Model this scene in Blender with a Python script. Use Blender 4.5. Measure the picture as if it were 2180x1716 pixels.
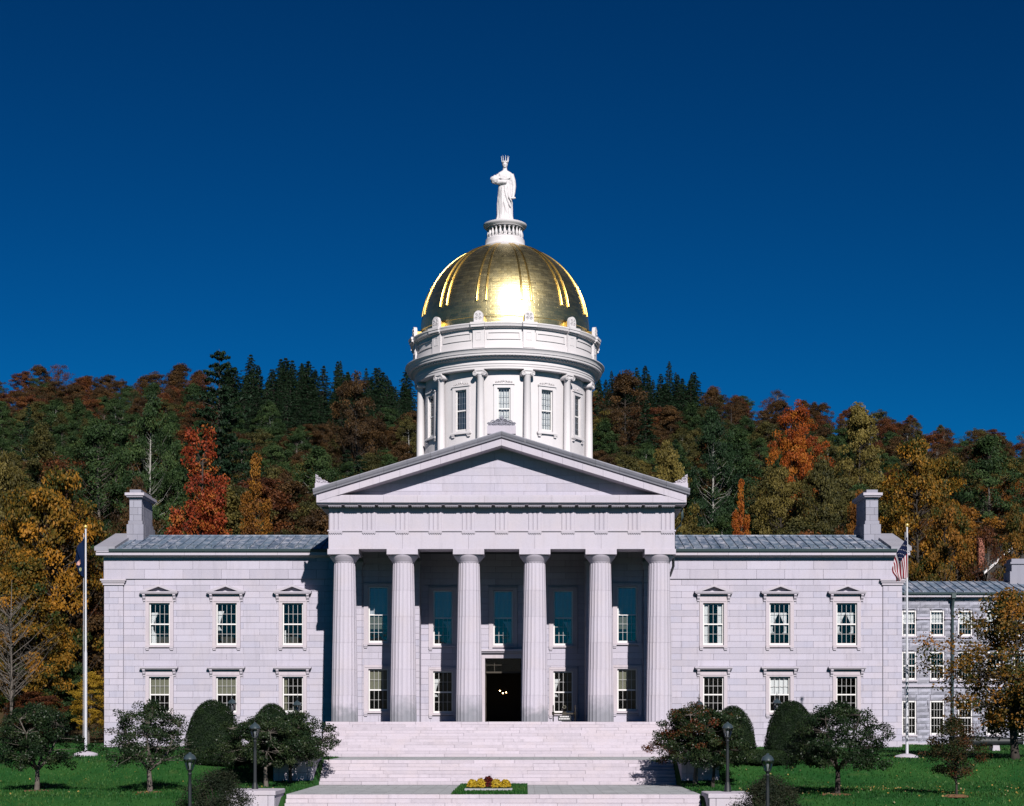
import bpy, bmesh, math, random
import numpy as np
from mathutils import Vector, Matrix, Quaternion
random.seed(7)
R = math.radians
for o in list(bpy.data.objects): bpy.data.objects.remove(o)
scene = bpy.context.scene
C = scene.collection

# ------------------------------------------------------------------ camera, sky, sun, exposure
FPX, CX, HY, CAMX, CAMD, CAMZ = 3528.0, 1118.4, 1545.0, 1.5, 105.0, -0.25   # focal length, principal point, horizon row in a 2180 px wide frame
cam = bpy.data.cameras.new('camera'); cam.sensor_width = 36; cam.lens = 36*FPX/2180
cam.shift_x = (1090-CX)/2180; cam.shift_y = (HY-858)/2180; cam.clip_end = 8000
camo = bpy.data.objects.new('camera', cam); C.objects.link(camo)
camo.location = (CAMX, -CAMD, CAMZ); camo.rotation_euler = (R(90), 0, 0)
scene.camera = camo
SUN_EL, SUN_AZ = R(32), R(13)
world = bpy.data.worlds.new('World'); scene.world = world; world.use_nodes = True
wn, wl = world.node_tree.nodes, world.node_tree.links
sky = wn.new('ShaderNodeTexSky'); sky.sky_type = 'NISHITA'; sky.sun_disc = False
sky.sun_elevation = SUN_EL; sky.sun_rotation = math.pi - SUN_AZ
sky.altitude = 1500; sky.air_density = 1.0; sky.dust_density = 0.1; sky.ozone_density = 3.0
tint = wn.new('ShaderNodeMix'); tint.data_type = 'RGBA'; tint.blend_type = 'MULTIPLY'; tint.inputs[0].default_value = 1
tint.inputs[7].default_value = (0.004, 0.152, 0.218, 1)
gam = wn.new('ShaderNodeGamma'); gam.inputs[1].default_value = 1.6      # deep polarised autumn blue, the same all round
bg = wn['Background']; bg.inputs[1].default_value = 0.05
wl.new(sky.outputs[0], gam.inputs[0]); wl.new(gam.outputs[0], tint.inputs[6]); wl.new(tint.outputs[2], bg.inputs[0])
sun = bpy.data.lights.new('sun', 'SUN'); sun.energy = 5.0; sun.angle = R(0.53); sun.color = (1.0, 0.955, 0.90)
suno = bpy.data.objects.new('sun', sun); C.objects.link(suno)
sdir = Vector((math.sin(SUN_AZ)*math.cos(SUN_EL), -math.cos(SUN_AZ)*math.cos(SUN_EL), math.sin(SUN_EL)))
suno.rotation_euler = (-sdir).to_track_quat('-Z', 'Y').to_euler(); suno.location = sdir*300
scene.view_settings.view_transform = 'Standard'; scene.view_settings.look = 'None'
scene.view_settings.exposure = 0.4; scene.view_settings.gamma = 1.0
scene.view_settings.use_curve_mapping = False
scene.cycles.max_bounces = 6; scene.cycles.transparent_max_bounces = 12
scene.cycles.diffuse_bounces = 1; scene.cycles.glossy_bounces = 3; scene.cycles.caustics_reflective = False; scene.cycles.caustics_refractive = False

# ------------------------------------------------------------------ materials
MATS = {}
def nmat(name):
    m = bpy.data.materials.new(name); m.use_nodes = True; MATS[name] = m
    nt = m.node_tree; return m, nt.nodes, nt.links, nt.nodes['Principled BSDF']
def node(n, t, **kw):
    x = n.new(t)
    for k, v in kw.items(): setattr(x, k, v)
    return x
def mixc(n, l, fac, a, b, mode='MIX'):
    x = n.new('ShaderNodeMix'); x.data_type = 'RGBA'; x.blend_type = mode
    for i, v in ((0, fac), (6, a), (7, b)):
        if isinstance(v, bpy.types.NodeSocket): l.new(v, x.inputs[i])
        elif i == 0: x.inputs[0].default_value = v
        else: x.inputs[i].default_value = (*v, 1) if len(v) == 3 else v
    return x.outputs[2]
def ramp(n, l, src, stops):
    r = n.new('ShaderNodeValToRGB'); e = r.color_ramp.elements
    while len(e) < len(stops): e.new(0.5)
    for k, (p, c) in enumerate(stops):
        e[k].position = p; e[k].color = (*c, 1) if len(c) == 3 else c
    l.new(src, r.inputs[0]); return r.outputs[0]
def noise(n, l, scale, detail=4, vec=None, rough=0.55):
    x = n.new('ShaderNodeTexNoise'); x.inputs['Scale'].default_value = scale
    x.inputs['Detail'].default_value = detail; x.inputs['Roughness'].default_value = rough
    if vec is None:
        g = n.new('ShaderNodeNewGeometry'); vec = g.outputs['Position']
    l.new(vec, x.inputs['Vector']); return x.outputs['Fac']
def math_(n, l, op, a, b=None):
    x = n.new('ShaderNodeMath'); x.operation = op
    for i, v in ((0, a), (1, b)):
        if v is None: continue
        if isinstance(v, bpy.types.NodeSocket): l.new(v, x.inputs[i])
        else: x.inputs[i].default_value = v
    return x.outputs[0]
def bump(n, l, p, h, strength=0.3, dist=0.02):
    b = n.new('ShaderNodeBump'); b.inputs['Strength'].default_value = strength; b.inputs['Distance'].default_value = dist
    l.new(h, b.inputs['Height']); l.new(b.outputs[0], p.inputs['Normal'])
def stone(name, col, var=0.13, rough=0.85, speck=0.06, streak=0.15, bs=0.25, stain=None):
    m, n, l, p = nmat(name); col = (col[0]*0.85, col[1]*0.84, col[2]*0.895)
    oi = n.new('ShaderNodeObjectInfo')
    d = tuple(c*(1-var) for c in col); b = tuple(min(1, c*(1+var*0.7)) for c in col)
    warm = (col[0]*1.04, col[1]*1.0, col[2]*0.93)
    base = mixc(n, l, oi.outputs['Random'], d, b)
    geo = n.new('ShaderNodeNewGeometry')
    big = noise(n, l, 0.7, 5)
    base = mixc(n, l, ramp(n, l, big, [(0.45, (0, 0, 0)), (0.7, (0.6, 0.6, 0.6))]), base, warm)
    mp = n.new('ShaderNodeMapping'); mp.inputs['Scale'].default_value = (3.2, 3.2, 0.35)
    l.new(geo.outputs['Position'], mp.inputs['Vector'])
    st = noise(n, l, 1.0, 6, mp.outputs[0], 0.65)
    base = mixc(n, l, ramp(n, l, st, [(0.52, (0, 0, 0)), (0.78, (streak*4,)*3)]), base, tuple(c*0.62 for c in col))
    tan = noise(n, l, 0.55, 7, None, 0.75)
    base = mixc(n, l, ramp(n, l, tan, [(0.66, (0, 0, 0)), (0.76, (0.55,)*3)]), base, (col[0]*0.86, col[1]*0.80, col[2]*0.62))
    fine = noise(n, l, 22, 3)
    base = mixc(n, l, speck*3, base, ramp(n, l, fine, [(0.3, tuple(c*0.6 for c in col)), (0.7, tuple(min(1, c*1.25) for c in col))]))
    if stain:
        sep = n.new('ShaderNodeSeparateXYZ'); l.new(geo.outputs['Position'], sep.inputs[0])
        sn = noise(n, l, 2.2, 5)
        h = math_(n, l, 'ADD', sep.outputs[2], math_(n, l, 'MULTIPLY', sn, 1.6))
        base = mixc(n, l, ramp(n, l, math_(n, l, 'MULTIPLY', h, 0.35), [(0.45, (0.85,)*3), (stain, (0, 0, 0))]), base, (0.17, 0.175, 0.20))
    l.new(base, p.inputs['Base Color']); p.inputs['Roughness'].default_value = rough
    p.inputs['Specular IOR Level'].default_value = 0.25
    bump(n, l, p, noise(n, l, 9, 6), bs, 0.01)
    return m
STONE = stone('granite_ashlar', (0.46, 0.435, 0.495))
STONE_L = stone('granite_light', (0.485, 0.452, 0.497), var=0.07, streak=0.09)
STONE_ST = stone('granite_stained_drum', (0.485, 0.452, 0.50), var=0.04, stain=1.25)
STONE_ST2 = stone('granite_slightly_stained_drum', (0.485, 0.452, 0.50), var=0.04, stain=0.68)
PINK = stone('pink_granite_trim', (0.50, 0.45, 0.475), var=0.04)
STEP = stone('granite_steps', (0.52, 0.47, 0.505), var=0.13, streak=0.16)
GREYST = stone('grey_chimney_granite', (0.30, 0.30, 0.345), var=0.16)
ROCK = stone('rock_faced_granite', (0.33, 0.335, 0.385), var=0.22, bs=0.8)
SIMA = stone('weathered_cornice_stone', (0.30, 0.30, 0.335), var=0.12)
BACK = stone('mortar_backing', (0.20, 0.19, 0.225), var=0.02)
PAVE_G = stone('grey_slab_stone', (0.36, 0.37, 0.38), var=0.08)
def plain(name, col, rough=0.5, metal=0.0, var=0.06, nscale=6, spec=0.4, bs=0.0):
    m, n, l, p = nmat(name)
    f = noise(n, l, nscale, 4)
    l.new(mixc(n, l, f, tuple(c*(1-var*2) for c in col), tuple(min(1, c*(1+var*2)) for c in col)), p.inputs['Base Color'])
    p.inputs['Roughness'].default_value = rough; p.inputs['Metallic'].default_value = metal
    p.inputs['Specular IOR Level'].default_value = spec
    if bs: bump(n, l, p, noise(n, l, nscale*3, 4), bs, 0.01)
    return m
WHITE = plain('white_paint', (0.60, 0.575, 0.59), 0.55, var=0.03, nscale=1.5)
WPAINT = plain('white_painted_wood', (0.545, 0.515, 0.535), 0.6, var=0.035, nscale=0.9)
MUNTIN = plain('white_glazing_bar', (0.42, 0.41, 0.42), 0.5, var=0.03)
SASH = plain('white_sash_paint', (0.62, 0.60, 0.605), 0.5, var=0.02)
MUNTIN_D = plain('drum_muntin_grey', (0.20, 0.23, 0.28), 0.5)
BLACK = plain('black_iron', (0.010, 0.013, 0.016), 0.55, spec=0.4)
BRONZE = plain('dark_bronze', (0.03, 0.028, 0.02), 0.45, 0.6)
GUTTER = plain('dark_copper_gutter', (0.035, 0.055, 0.06), 0.5)
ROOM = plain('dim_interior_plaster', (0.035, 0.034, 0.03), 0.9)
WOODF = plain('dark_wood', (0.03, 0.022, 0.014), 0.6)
LAMPCAP = plain('lantern_cap_enamel', (0.03, 0.045, 0.055), 0.3, spec=0.6)
CURT = plain('white_curtain_cloth', (0.60, 0.58, 0.60), 0.9, var=0.08, nscale=14)
BLIND = plain('beige_slat_blind', (0.17, 0.16, 0.115), 0.8)
POLE = plain('white_enamel_pole', (0.46, 0.46, 0.51), 0.4)
GOLDB = plain('gilded_ball', (0.75, 0.52, 0.16), 0.3, 0.6)
RED = plain('flag_red', (0.15, 0.003, 0.012), 0.9, var=0.02, spec=0.05)
FWHITE = plain('flag_white', (0.42, 0.39, 0.42), 0.9, var=0.02, spec=0.05)
NAVY = plain('flag_navy', (0.005, 0.008, 0.030), 0.9, var=0.02, spec=0.05)
SBLUE = plain('flag_blue', (0.003, 0.010, 0.036), 0.8, var=0.03, spec=0.08)
CREST = plain('flag_crest_pink', (0.45, 0.26, 0.24), 0.8, var=0.2, nscale=20)
CRESTG = plain('flag_crest_green', (0.25, 0.26, 0.14), 0.8, var=0.2, nscale=20)
BRICK = plain('brick_chimney', (0.26, 0.10, 0.07), 0.9, var=0.2, nscale=20)
HOUSEW = plain('dark_shingle_siding', (0.035, 0.03, 0.028), 0.9, var=0.15)
def emis(name, col, s):
    m, n, l, p = nmat(name); p.inputs['Base Color'].default_value = (*col, 1)
    p.inputs['Emission Color'].default_value = (*col, 1); p.inputs['Emission Strength'].default_value = s; return m
BULB = emis('lit_bulb', (1.0, 0.62, 0.28), 14)
def glass(name, tint=(0.95, 0.97, 0.97), refl=0.10, rough=0.03, ior=1.32):
    m, n, l, p = nmat(name); n.remove(p); out = n['Material Output']
    tr = n.new('ShaderNodeBsdfTransparent'); tr.inputs[0].default_value = (*tint, 1)
    gl = n.new('ShaderNodeBsdfGlossy'); gl.inputs['Roughness'].default_value = rough
    fr = n.new('ShaderNodeFresnel'); fr.inputs[0].default_value = ior
    add = math_(n, l, 'ADD', fr.outputs[0], refl); add.node.use_clamp = True
    g = n.new('ShaderNodeNewGeometry')
    nz = noise(n, l, 1.3, 2); b = n.new('ShaderNodeBump'); b.inputs['Strength'].default_value = 0.06; b.inputs['Distance'].default_value = 0.05
    l.new(nz, b.inputs['Height']); l.new(b.outputs[0], gl.inputs['Normal'])
    mx = n.new('ShaderNodeMixShader'); l.new(add, mx.inputs[0]); l.new(tr.outputs[0], mx.inputs[1]); l.new(gl.outputs[0], mx.inputs[2])
    l.new(mx.outputs[0], out.inputs['Surface']); return m
GLASS = glass('window_glass', refl=0.006)
GLASS_SKY = glass('old_wavy_window_glass', (0.85, 0.88, 0.9), refl=0.032)
GLASS_L = glass('lantern_glass', (0.9, 0.93, 0.95), refl=0.2, rough=0.15)
# standing seam metal
m, n, l, p = nmat('weathered_metal_roof'); ROOFM = m
oi = n.new('ShaderNodeObjectInfo')
geo = n.new('ShaderNodeNewGeometry'); mp = n.new('ShaderNodeMapping'); mp.inputs['Scale'].default_value = (1.5, 0.8, 1.0)
l.new(geo.outputs['Position'], mp.inputs['Vector'])
pat = noise(n, l, 1.3, 6, mp.outputs[0], 0.7)
patch = ramp(n, l, pat, [(0.40, (0.06, 0.088, 0.14)), (0.50, (0.155, 0.185, 0.255)), (0.60, (0.36, 0.365, 0.425))])
l.new(mixc(n, l, math_(n, l, 'MULTIPLY', oi.outputs['Random'], 0.55), patch, (0.13, 0.185, 0.25)), p.inputs['Base Color'])
p.inputs['Roughness'].default_value = 0.5; p.inputs['Metallic'].default_value = 0.15
bump(n, l, p, noise(n, l, 4, 3), 0.2, 0.02)
# gilded dome with overlapping courses of leaf
m, n, l, p = nmat('gold_leaf_shingles'); GOLD = m
tc = n.new('ShaderNodeTexCoord'); sp = n.new('ShaderNodeSeparateXYZ'); l.new(tc.outputs['Object'], sp.inputs[0])
ang = math_(n, l, 'ARCTAN2', sp.outputs[0], sp.outputs[1])
cb = n.new('ShaderNodeCombineXYZ'); l.new(math_(n, l, 'MULTIPLY', ang, 6.0), cb.inputs[0]); l.new(sp.outputs[2], cb.inputs[1])
bk = n.new('ShaderNodeTexBrick'); l.new(cb.outputs[0], bk.inputs['Vector']); bk.offset = 0.5
bk.inputs['Scale'].default_value = 1.0; bk.inputs['Brick Width'].default_value = 0.62; bk.inputs['Row Height'].default_value = 0.2
bk.inputs['Mortar Size'].default_value = 0.012; bk.inputs['Color1'].default_value = (0.3,)*3+(1,); bk.inputs['Color2'].default_value = (0.7,)*3+(1,); bk.inputs['Mortar'].default_value = (0,)*3+(1,)
wear = noise(n, l, 2.4, 6, None, 0.7)
l.new(mixc(n, l, ramp(n, l, wear, [(0.4, (0, 0, 0)), (0.65, (0.7,)*3)]), (0.66, 0.53, 0.25), (0.50, 0.44, 0.26)), p.inputs['Base Color'])
p.inputs['Metallic'].default_value = 1.0
l.new(ramp(n, l, math_(n, l, 'ADD', math_(n, l, 'MULTIPLY', bk.outputs['Color'], 0.5), math_(n, l, 'MULTIPLY', wear, 0.5)), [(0.2, (0.28,)*3), (0.8, (0.46,)*3)]), p.inputs['Roughness'])
bump(n, l, p, math_(n, l, 'ADD', math_(n, l, 'MULTIPLY', bk.outputs['Color'], 0.8), math_(n, l, 'MULTIPLY', noise(n, l, 7, 4), 0.8)), 0.22, 0.03)
GOLDR = plain('bright_gold_rib', (0.74, 0.52, 0.17), 0.30, 1.0, var=0.06)
# ground: lawn near the house, leaf litter under the wood
m, n, l, p = nmat('lawn_and_forest_floor'); GROUND = m
geo = n.new('ShaderNodeNewGeometry'); sp = n.new('ShaderNodeSeparateXYZ'); l.new(geo.outputs['Position'], sp.inputs[0])
g1 = noise(n, l, 0.35, 5); g2 = noise(n, l, 9, 5, None, 0.7)
lawn = mixc(n, l, ramp(n, l, g1, [(0.35, (0, 0, 0)), (0.7, (1, 1, 1))]), (0.010, 0.056, 0.012), (0.030, 0.088, 0.018))
lawn = mixc(n, l, ramp(n, l, g2, [(0.35, (0.6,)*3), (0.65, (0, 0, 0))]), lawn, (0.009, 0.045, 0.010))
dry = noise(n, l, 0.8, 6); lawn = mixc(n, l, ramp(n, l, dry, [(0.62, (0, 0, 0)), (0.75, (0.35,)*3)]), lawn, (0.10, 0.10, 0.035))
litter = mixc(n, l, noise(n, l, 1.2, 6), (0.028, 0.022, 0.012), (0.075, 0.05, 0.022))
wood = ramp(n, l, math_(n, l, 'MULTIPLY', math_(n, l, 'ADD', sp.outputs[1], math_(n, l, 'MULTIPLY', noise(n, l, 0.2, 3), 6)), 0.01), [(0.24, (0, 0, 0)), (0.27, (1, 1, 1))])
l.new(mixc(n, l, wood, lawn, litter), p.inputs['Base Color']); p.inputs['Roughness'].default_value = 0.95; p.inputs['Specular IOR Level'].default_value = 0.1
bump(n, l, p, noise(n, l, 14, 5), 0.7, 0.05)
# brick-patterned walk
m, n, l, p = nmat('grey_paver_walk'); WALK = m
geo = n.new('ShaderNodeNewGeometry'); bk = n.new('ShaderNodeTexBrick'); l.new(geo.outputs['Position'], bk.inputs['Vector'])
bk.inputs['Scale'].default_value = 1; bk.inputs['Brick Width'].default_value = 1.3; bk.inputs['Row Height'].default_value = 0.62; bk.inputs['Mortar Size'].default_value = 0.02
bk.inputs['Color1'].default_value = (0.27, 0.28, 0.30, 1); bk.inputs['Color2'].default_value = (0.36, 0.37, 0.395, 1); bk.inputs['Mortar'].default_value = (0.09, 0.09, 0.09, 1)
l.new(mixc(n, l, 0.3, bk.outputs[0], ramp(n, l, noise(n, l, 1.1, 6), [(0.3, (0.18, 0.19, 0.2)), (0.7, (0.45, 0.45, 0.47))])), p.inputs['Base Color']); p.inputs['Roughness'].default_value = 0.8
bump(n, l, p, noise(n, l, 5, 5), 0.3, 0.02)
MULCH = plain('bark_mulch', (0.13, 0.065, 0.03), 0.95, var=0.3, nscale=18, bs=0.8)
def leafmat(name, c1, c2, c3, trans=0.25, rough=0.6, hue=0.12):
    m, n, l, p = nmat(name); out = n['Material Output']
    at = n.new('ShaderNodeAttribute'); at.attribute_name = 'tone'
    oi = n.new('ShaderNodeObjectInfo')
    f = math_(n, l, 'ADD', at.outputs['Fac'], math_(n, l, 'MULTIPLY', math_(n, l, 'SUBTRACT', oi.outputs['Random'], 0.5), hue*2))
    c1, c2, c3 = [tuple(0.70*v for v in q) for q in (c1, c2, c3)]
    col = ramp(n, l, f, [(0.1, c1), (0.5, c2), (0.9, c3)])
    l.new(col, p.inputs['Base Color']); p.inputs['Roughness'].default_value = rough; p.inputs['Specular IOR Level'].default_value = 0.18
    tr = n.new('ShaderNodeBsdfTranslucent'); l.new(col, tr.inputs[0])
    mx = n.new('ShaderNodeMixShader'); mx.inputs[0].default_value = trans
    l.new(p.outputs[0], mx.inputs[1]); l.new(tr.outputs[0], mx.inputs[2]); l.new(mx.outputs[0], out.inputs['Surface'])
    return m
L = dict(
 dark=leafmat('dark_evergreen_needles', (0.008, 0.022, 0.010), (0.016, 0.042, 0.018), (0.03, 0.065, 0.024)),
 green=leafmat('deep_green_leaves', (0.018, 0.040, 0.014), (0.034, 0.070, 0.022), (0.075, 0.12, 0.036)),
 olive=leafmat('olive_leaves', (0.035, 0.038, 0.012), (0.08, 0.075, 0.022), (0.15, 0.125, 0.035)),
 khaki=leafmat('khaki_yellow_leaves', (0.07, 0.06, 0.015), (0.16, 0.125, 0.03), (0.26, 0.20, 0.05)),
 brown=leafmat('russet_brown_leaves', (0.035, 0.02, 0.010), (0.075, 0.042, 0.016), (0.14, 0.07, 0.022)),
 rust=leafmat('rust_leaves', (0.05, 0.018, 0.01), (0.12, 0.038, 0.015), (0.21, 0.08, 0.022)),
 red=leafmat('scarlet_orange_leaves', (0.19, 0.03, 0.014), (0.38, 0.066, 0.02), (0.48, 0.19, 0.035)),
 flame=leafmat('flame_orange_leaves', (0.20, 0.035, 0.008), (0.38, 0.085, 0.012), (0.48, 0.17, 0.02)),
 orange=leafmat('amber_leaves', (0.12, 0.045, 0.010), (0.24, 0.095, 0.014), (0.36, 0.16, 0.022)),
 gold=leafmat('golden_yellow_leaves', (0.16, 0.085, 0.008), (0.32, 0.18, 0.014), (0.46, 0.30, 0.03)),
 mixed=leafmat('amber_and_green_leaves', (0.03, 0.055, 0.012), (0.15, 0.09, 0.016), (0.34, 0.14, 0.02), hue=0.08),
 maple=leafmat('turning_maple_leaves', (0.025, 0.050, 0.010), (0.18, 0.105, 0.014), (0.46, 0.20, 0.02), hue=0.06),
 crab=leafmat('dark_glossy_leaves', (0.010, 0.024, 0.010), (0.022, 0.045, 0.017), (0.055, 0.075, 0.03), rough=0.4),
 crabred=leafmat('green_leaves_with_red_fruit', (0.012, 0.028, 0.010), (0.028, 0.052, 0.016), (0.16, 0.035, 0.015), rough=0.4, hue=0.05),
 yew=leafmat('clipped_yew', (0.006, 0.018, 0.006), (0.014, 0.034, 0.010), (0.03, 0.058, 0.014)),
 shrub=leafmat('dull_shrub_leaves', (0.012, 0.022, 0.012), (0.024, 0.036, 0.018), (0.05, 0.05, 0.028)),
 young=leafmat('bronze_green_leaves', (0.014, 0.026, 0.008), (0.035, 0.042, 0.012), (0.10, 0.032, 0.012)),
 grass=leafmat('grass_blades', (0.010, 0.068, 0.012), (0.022, 0.108, 0.020), (0.075, 0.155, 0.034)),
 fallen=leafmat('fallen_leaf', (0.35, 0.22, 0.05), (0.45, 0.30, 0.08), (0.40, 0.34, 0.20)),
 mum=leafmat('yellow_petals', (0.55, 0.33, 0.01), (0.70, 0.46, 0.02), (0.75, 0.55, 0.08)),
 mumr=leafmat('maroon_petals', (0.07, 0.006, 0.006), (0.13, 0.012, 0.01), (0.2, 0.03, 0.02)),
)
BARK = plain('grey_bark', (0.10, 0.085, 0.075), 0.95, var=0.25, nscale=5, bs=0.6)
BARKD = plain('dark_bark', (0.035, 0.028, 0.024), 0.95, var=0.25, nscale=6, bs=0.6)
BIRCH = plain('pale_birch_bark', (0.26, 0.25, 0.235), 0.9, var=0.3, nscale=4, bs=0.4)
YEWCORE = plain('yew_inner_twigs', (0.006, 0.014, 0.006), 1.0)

# ------------------------------------------------------------------ mesh helpers
class MB:
    def __init__(s): s.v = []; s.f = []; s.mi = []
    def add(s, vs, fs, mi=0):
        b = len(s.v); s.v.extend(vs); s.f.extend([tuple(i+b for i in f) for f in fs]); s.mi.extend([mi]*len(fs)); return s
    def box(s, x0, x1, y0, y1, z0, z1, mi=0):
        return s.add([(x0,y0,z0),(x1,y0,z0),(x1,y1,z0),(x0,y1,z0),(x0,y0,z1),(x1,y0,z1),(x1,y1,z1),(x0,y1,z1)],
            [(0,3,2,1),(4,5,6,7),(0,1,5,4),(1,2,6,5),(2,3,7,6),(3,0,4,7)], mi)
    def cham(s, x0, x1, z0, z1, yf, yb, c=0.012):      # block facing -Y with chamfered front edges
        return s.add([(x0,yb,z0),(x1,yb,z0),(x1,yb,z1),(x0,yb,z1),(x0,yf+c,z0),(x1,yf+c,z0),(x1,yf+c,z1),(x0,yf+c,z1),
            (x0+c,yf,z0+c),(x1-c,yf,z0+c),(x1-c,yf,z1-c),(x0+c,yf,z1-c)],
            [(8,9,10,11),(4,5,9,8),(5,6,10,9),(6,7,11,10),(7,4,8,11),(0,1,5,4),(1,2,6,5),(2,3,7,6),(3,0,4,7),(0,3,2,1)])
    def prism(s, pts, a, b, axis='y', mi=0):           # polygon pts swept from a to b along an axis
        n = len(pts)
        if axis == 'y': f = lambda p, t: (p[0], t, p[1])
        elif axis == 'x': f = lambda p, t: (t, p[0], p[1])
        else: f = lambda p, t: (p[0], p[1], t)
        vs = [f(p, a) for p in pts]+[f(p, b) for p in pts]
        return s.add(vs, [tuple(range(n)), tuple(range(2*n-1, n-1, -1))]+[(i, i+n, (i+1) % n+n, (i+1) % n) for i in range(n)], mi)
    def lathe(s, prof, n=32, c=(0,0), a0=0.0, a1=2*math.pi, mi=0, flute=None, caps=False):
        full = abs(a1-a0-2*math.pi) < 1e-6; k = n if full else n+1
        vs = []
        for r, z in prof:
            for i in range(k):
                a = a0+(a1-a0)*i/n; rr = r*(flute(a) if flute else 1)
                vs.append((c[0]+rr*math.sin(a), c[1]-rr*math.cos(a), z))
        fs = []
        for j in range(len(prof)-1):
            for i in range(n):
                i2 = (i+1) % k
                fs.append((j*k+i, j*k+i2, (j+1)*k+i2, (j+1)*k+i))
        if caps: fs += [tuple(range(k-1, -1, -1)), tuple((len(prof)-1)*k+i for i in range(k))]
        return s.add(vs, fs, mi)
    def tube(s, pts, rad, n=6, mi=0, cap=True):
        pts = [Vector(p) for p in pts]; rad = rad if hasattr(rad, '__len__') else [rad]*len(pts)
        vs = []
        for i, p in enumerate(pts):
            t = (pts[min(i+1, len(pts)-1)]-pts[max(i-1, 0)])
            t = t.normalized() if t.length > 1e-9 else Vector((0,0,1))
            u = t.cross(Vector((0,0,1)) if abs(t.z) < 0.9 else Vector((1,0,0))).normalized(); w = t.cross(u)
            for k in range(n):
                a = 2*math.pi*k/n; q = p+(u*math.cos(a)+w*math.sin(a))*rad[i]; vs.append(tuple(q))
        fs = [(j*n+k, j*n+(k+1) % n, (j+1)*n+(k+1) % n, (j+1)*n+k) for j in range(len(pts)-1) for k in range(n)]
        if cap: fs += [tuple(range(n-1, -1, -1)), tuple((len(pts)-1)*n+k for k in range(n))]
        return s.add(vs, fs, mi)
    def ball(s, c, r, nu=10, nv=6, mi=0):
        rx, ry, rz = r if hasattr(r, '__len__') else (r, r, r)
        vs = [(c[0], c[1], c[2]-rz)]
        for j in range(1, nv):
            ph = -math.pi/2+math.pi*j/nv
            for i in range(nu):
                a = 2*math.pi*i/nu; vs.append((c[0]+rx*math.cos(ph)*math.cos(a), c[1]+ry*math.cos(ph)*math.sin(a), c[2]+rz*math.sin(ph)))
        vs.append((c[0], c[1], c[2]+rz)); t = len(vs)-1
        fs = [(0, 1+(i+1) % nu, 1+i) for i in range(nu)]
        for j in range(nv-2):
            for i in range(nu): fs.append((1+j*nu+i, 1+j*nu+(i+1) % nu, 1+(j+1)*nu+(i+1) % nu, 1+(j+1)*nu+i))
        b = 1+(nv-2)*nu; fs += [(b+i, b+(i+1) % nu, t) for i in range(nu)]
        return s.add(vs, fs, mi)
    def mesh(s, name, mats, smooth=False):
        m = bpy.data.meshes.new(name); m.from_pydata(s.v, [], s.f)
        for q in (mats if isinstance(mats, (list, tuple)) else [mats]): m.materials.append(q)
        if any(s.mi): m.polygons.foreach_set('material_index', s.mi)
        if smooth:
            m.polygons.foreach_set('use_smooth', [True]*len(m.polygons))
            if smooth != 'all': m.set_sharp_from_angle(angle=R(38))
        m.validate(); m.update(); return m
    def build(s, name, mats, parent=None, smooth=False, loc=None, rz=0, **tags):
        return link(name, s.mesh(name, mats, smooth), parent, loc, rz, **tags)
def link(name, mesh, parent=None, loc=None, rz=0, label=None, cat=None, group=None, kind=None):
    o = bpy.data.objects.new(name, mesh); C.objects.link(o)
    if parent: o.parent = parent
    if loc: o.location = loc
    if rz: o.rotation_euler = (0, 0, rz)
    return tag(o, label, cat, group, kind)
def tag(o, label=None, cat=None, group=None, kind=None):
    for k, v in (('label', label), ('category', cat), ('group', group), ('kind', kind)):
        if v: o[k] = v
    return o
def thing(name, label, cat, loc=(0,0,0), rz=0, group=None):
    o = bpy.data.objects.new(name, None); C.objects.link(o); o.location = loc; o.rotation_euler = (0, 0, rz); o.empty_display_size = 0.3
    return tag(o, label, cat, group)
def dup(root, parent=None, loc=None, rz=None, label=None):
    r = root.copy(); C.objects.link(r)
    if parent: r.parent = parent
    if loc is not None: r.location = loc
    if rz is not None: r.rotation_euler = (0, 0, rz)
    if label: r['label'] = label
    for ch in root.children: dup(ch, r)
    return r
def at(px, py, Y):                       # a point of the place: picture column and row at depth Y
    d = CAMD+Y; return ((px-CX)*d/FPX+CAMX, Y, (HY-py)*d/FPX+CAMZ)
# ------------------------------------------------------------------ terrain
def lerp_tab(t, tab):
    if t <= tab[0][0]: return tab[0][1]
    for (a, va), (b, vb) in zip(tab, tab[1:]):
        if t <= b: u = (t-a)/(b-a); return va+(vb-va)*u
    return tab[-1][1]
FRONT = [(-3000,-5.2),(-60,-5.0),(-33,-4.75),(-31,-4.55),(-28.5,-3.6),(-27.6,-3.5),(-18.5,-3.47),(-16.8,-3.25),(-14.2,-2.3),(-13.2,-2.16),(-5,-2.12),(6.9,-1.7),(28,-1.5)]
RIDGE = [(-260,58),(-100,62.5),(-62,62.5),(-50,61.5),(-40,61),(35,60.5),(45,58.5),(57,56),(72,54.5),(85,53),(110,52),(260,46)]
def wob(x, y): return 0.9*math.sin(x*0.071+1.3)*math.sin(y*0.053+0.4)+0.5*math.sin(x*0.17+y*0.11)
def gz(x, y):
    if y <= 28: return lerp_tab(y, FRONT)+0.04*math.sin(x*0.6+y*0.4)
    t = min(1.0, (y-28)/187.0); h = lerp_tab(x*320/(CAMD+max(y, 60)), RIDGE)
    z = -1.5+h*(t**1.05)+wob(x, y)*min(1, (y-28)/20)
    if y > 215: z -= (y-215)*0.12
    return z
xs = sorted(set([-3000,-1200,-600,-350,-250,-200]+[-180+6*i for i in range(61)]+[-48+1.5*i for i in range(65)]+[-11.32,-11.2,-9.75,-9.62,9.62,9.75,11.2,11.32,200,250,350,600,1200,3000]))
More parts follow.
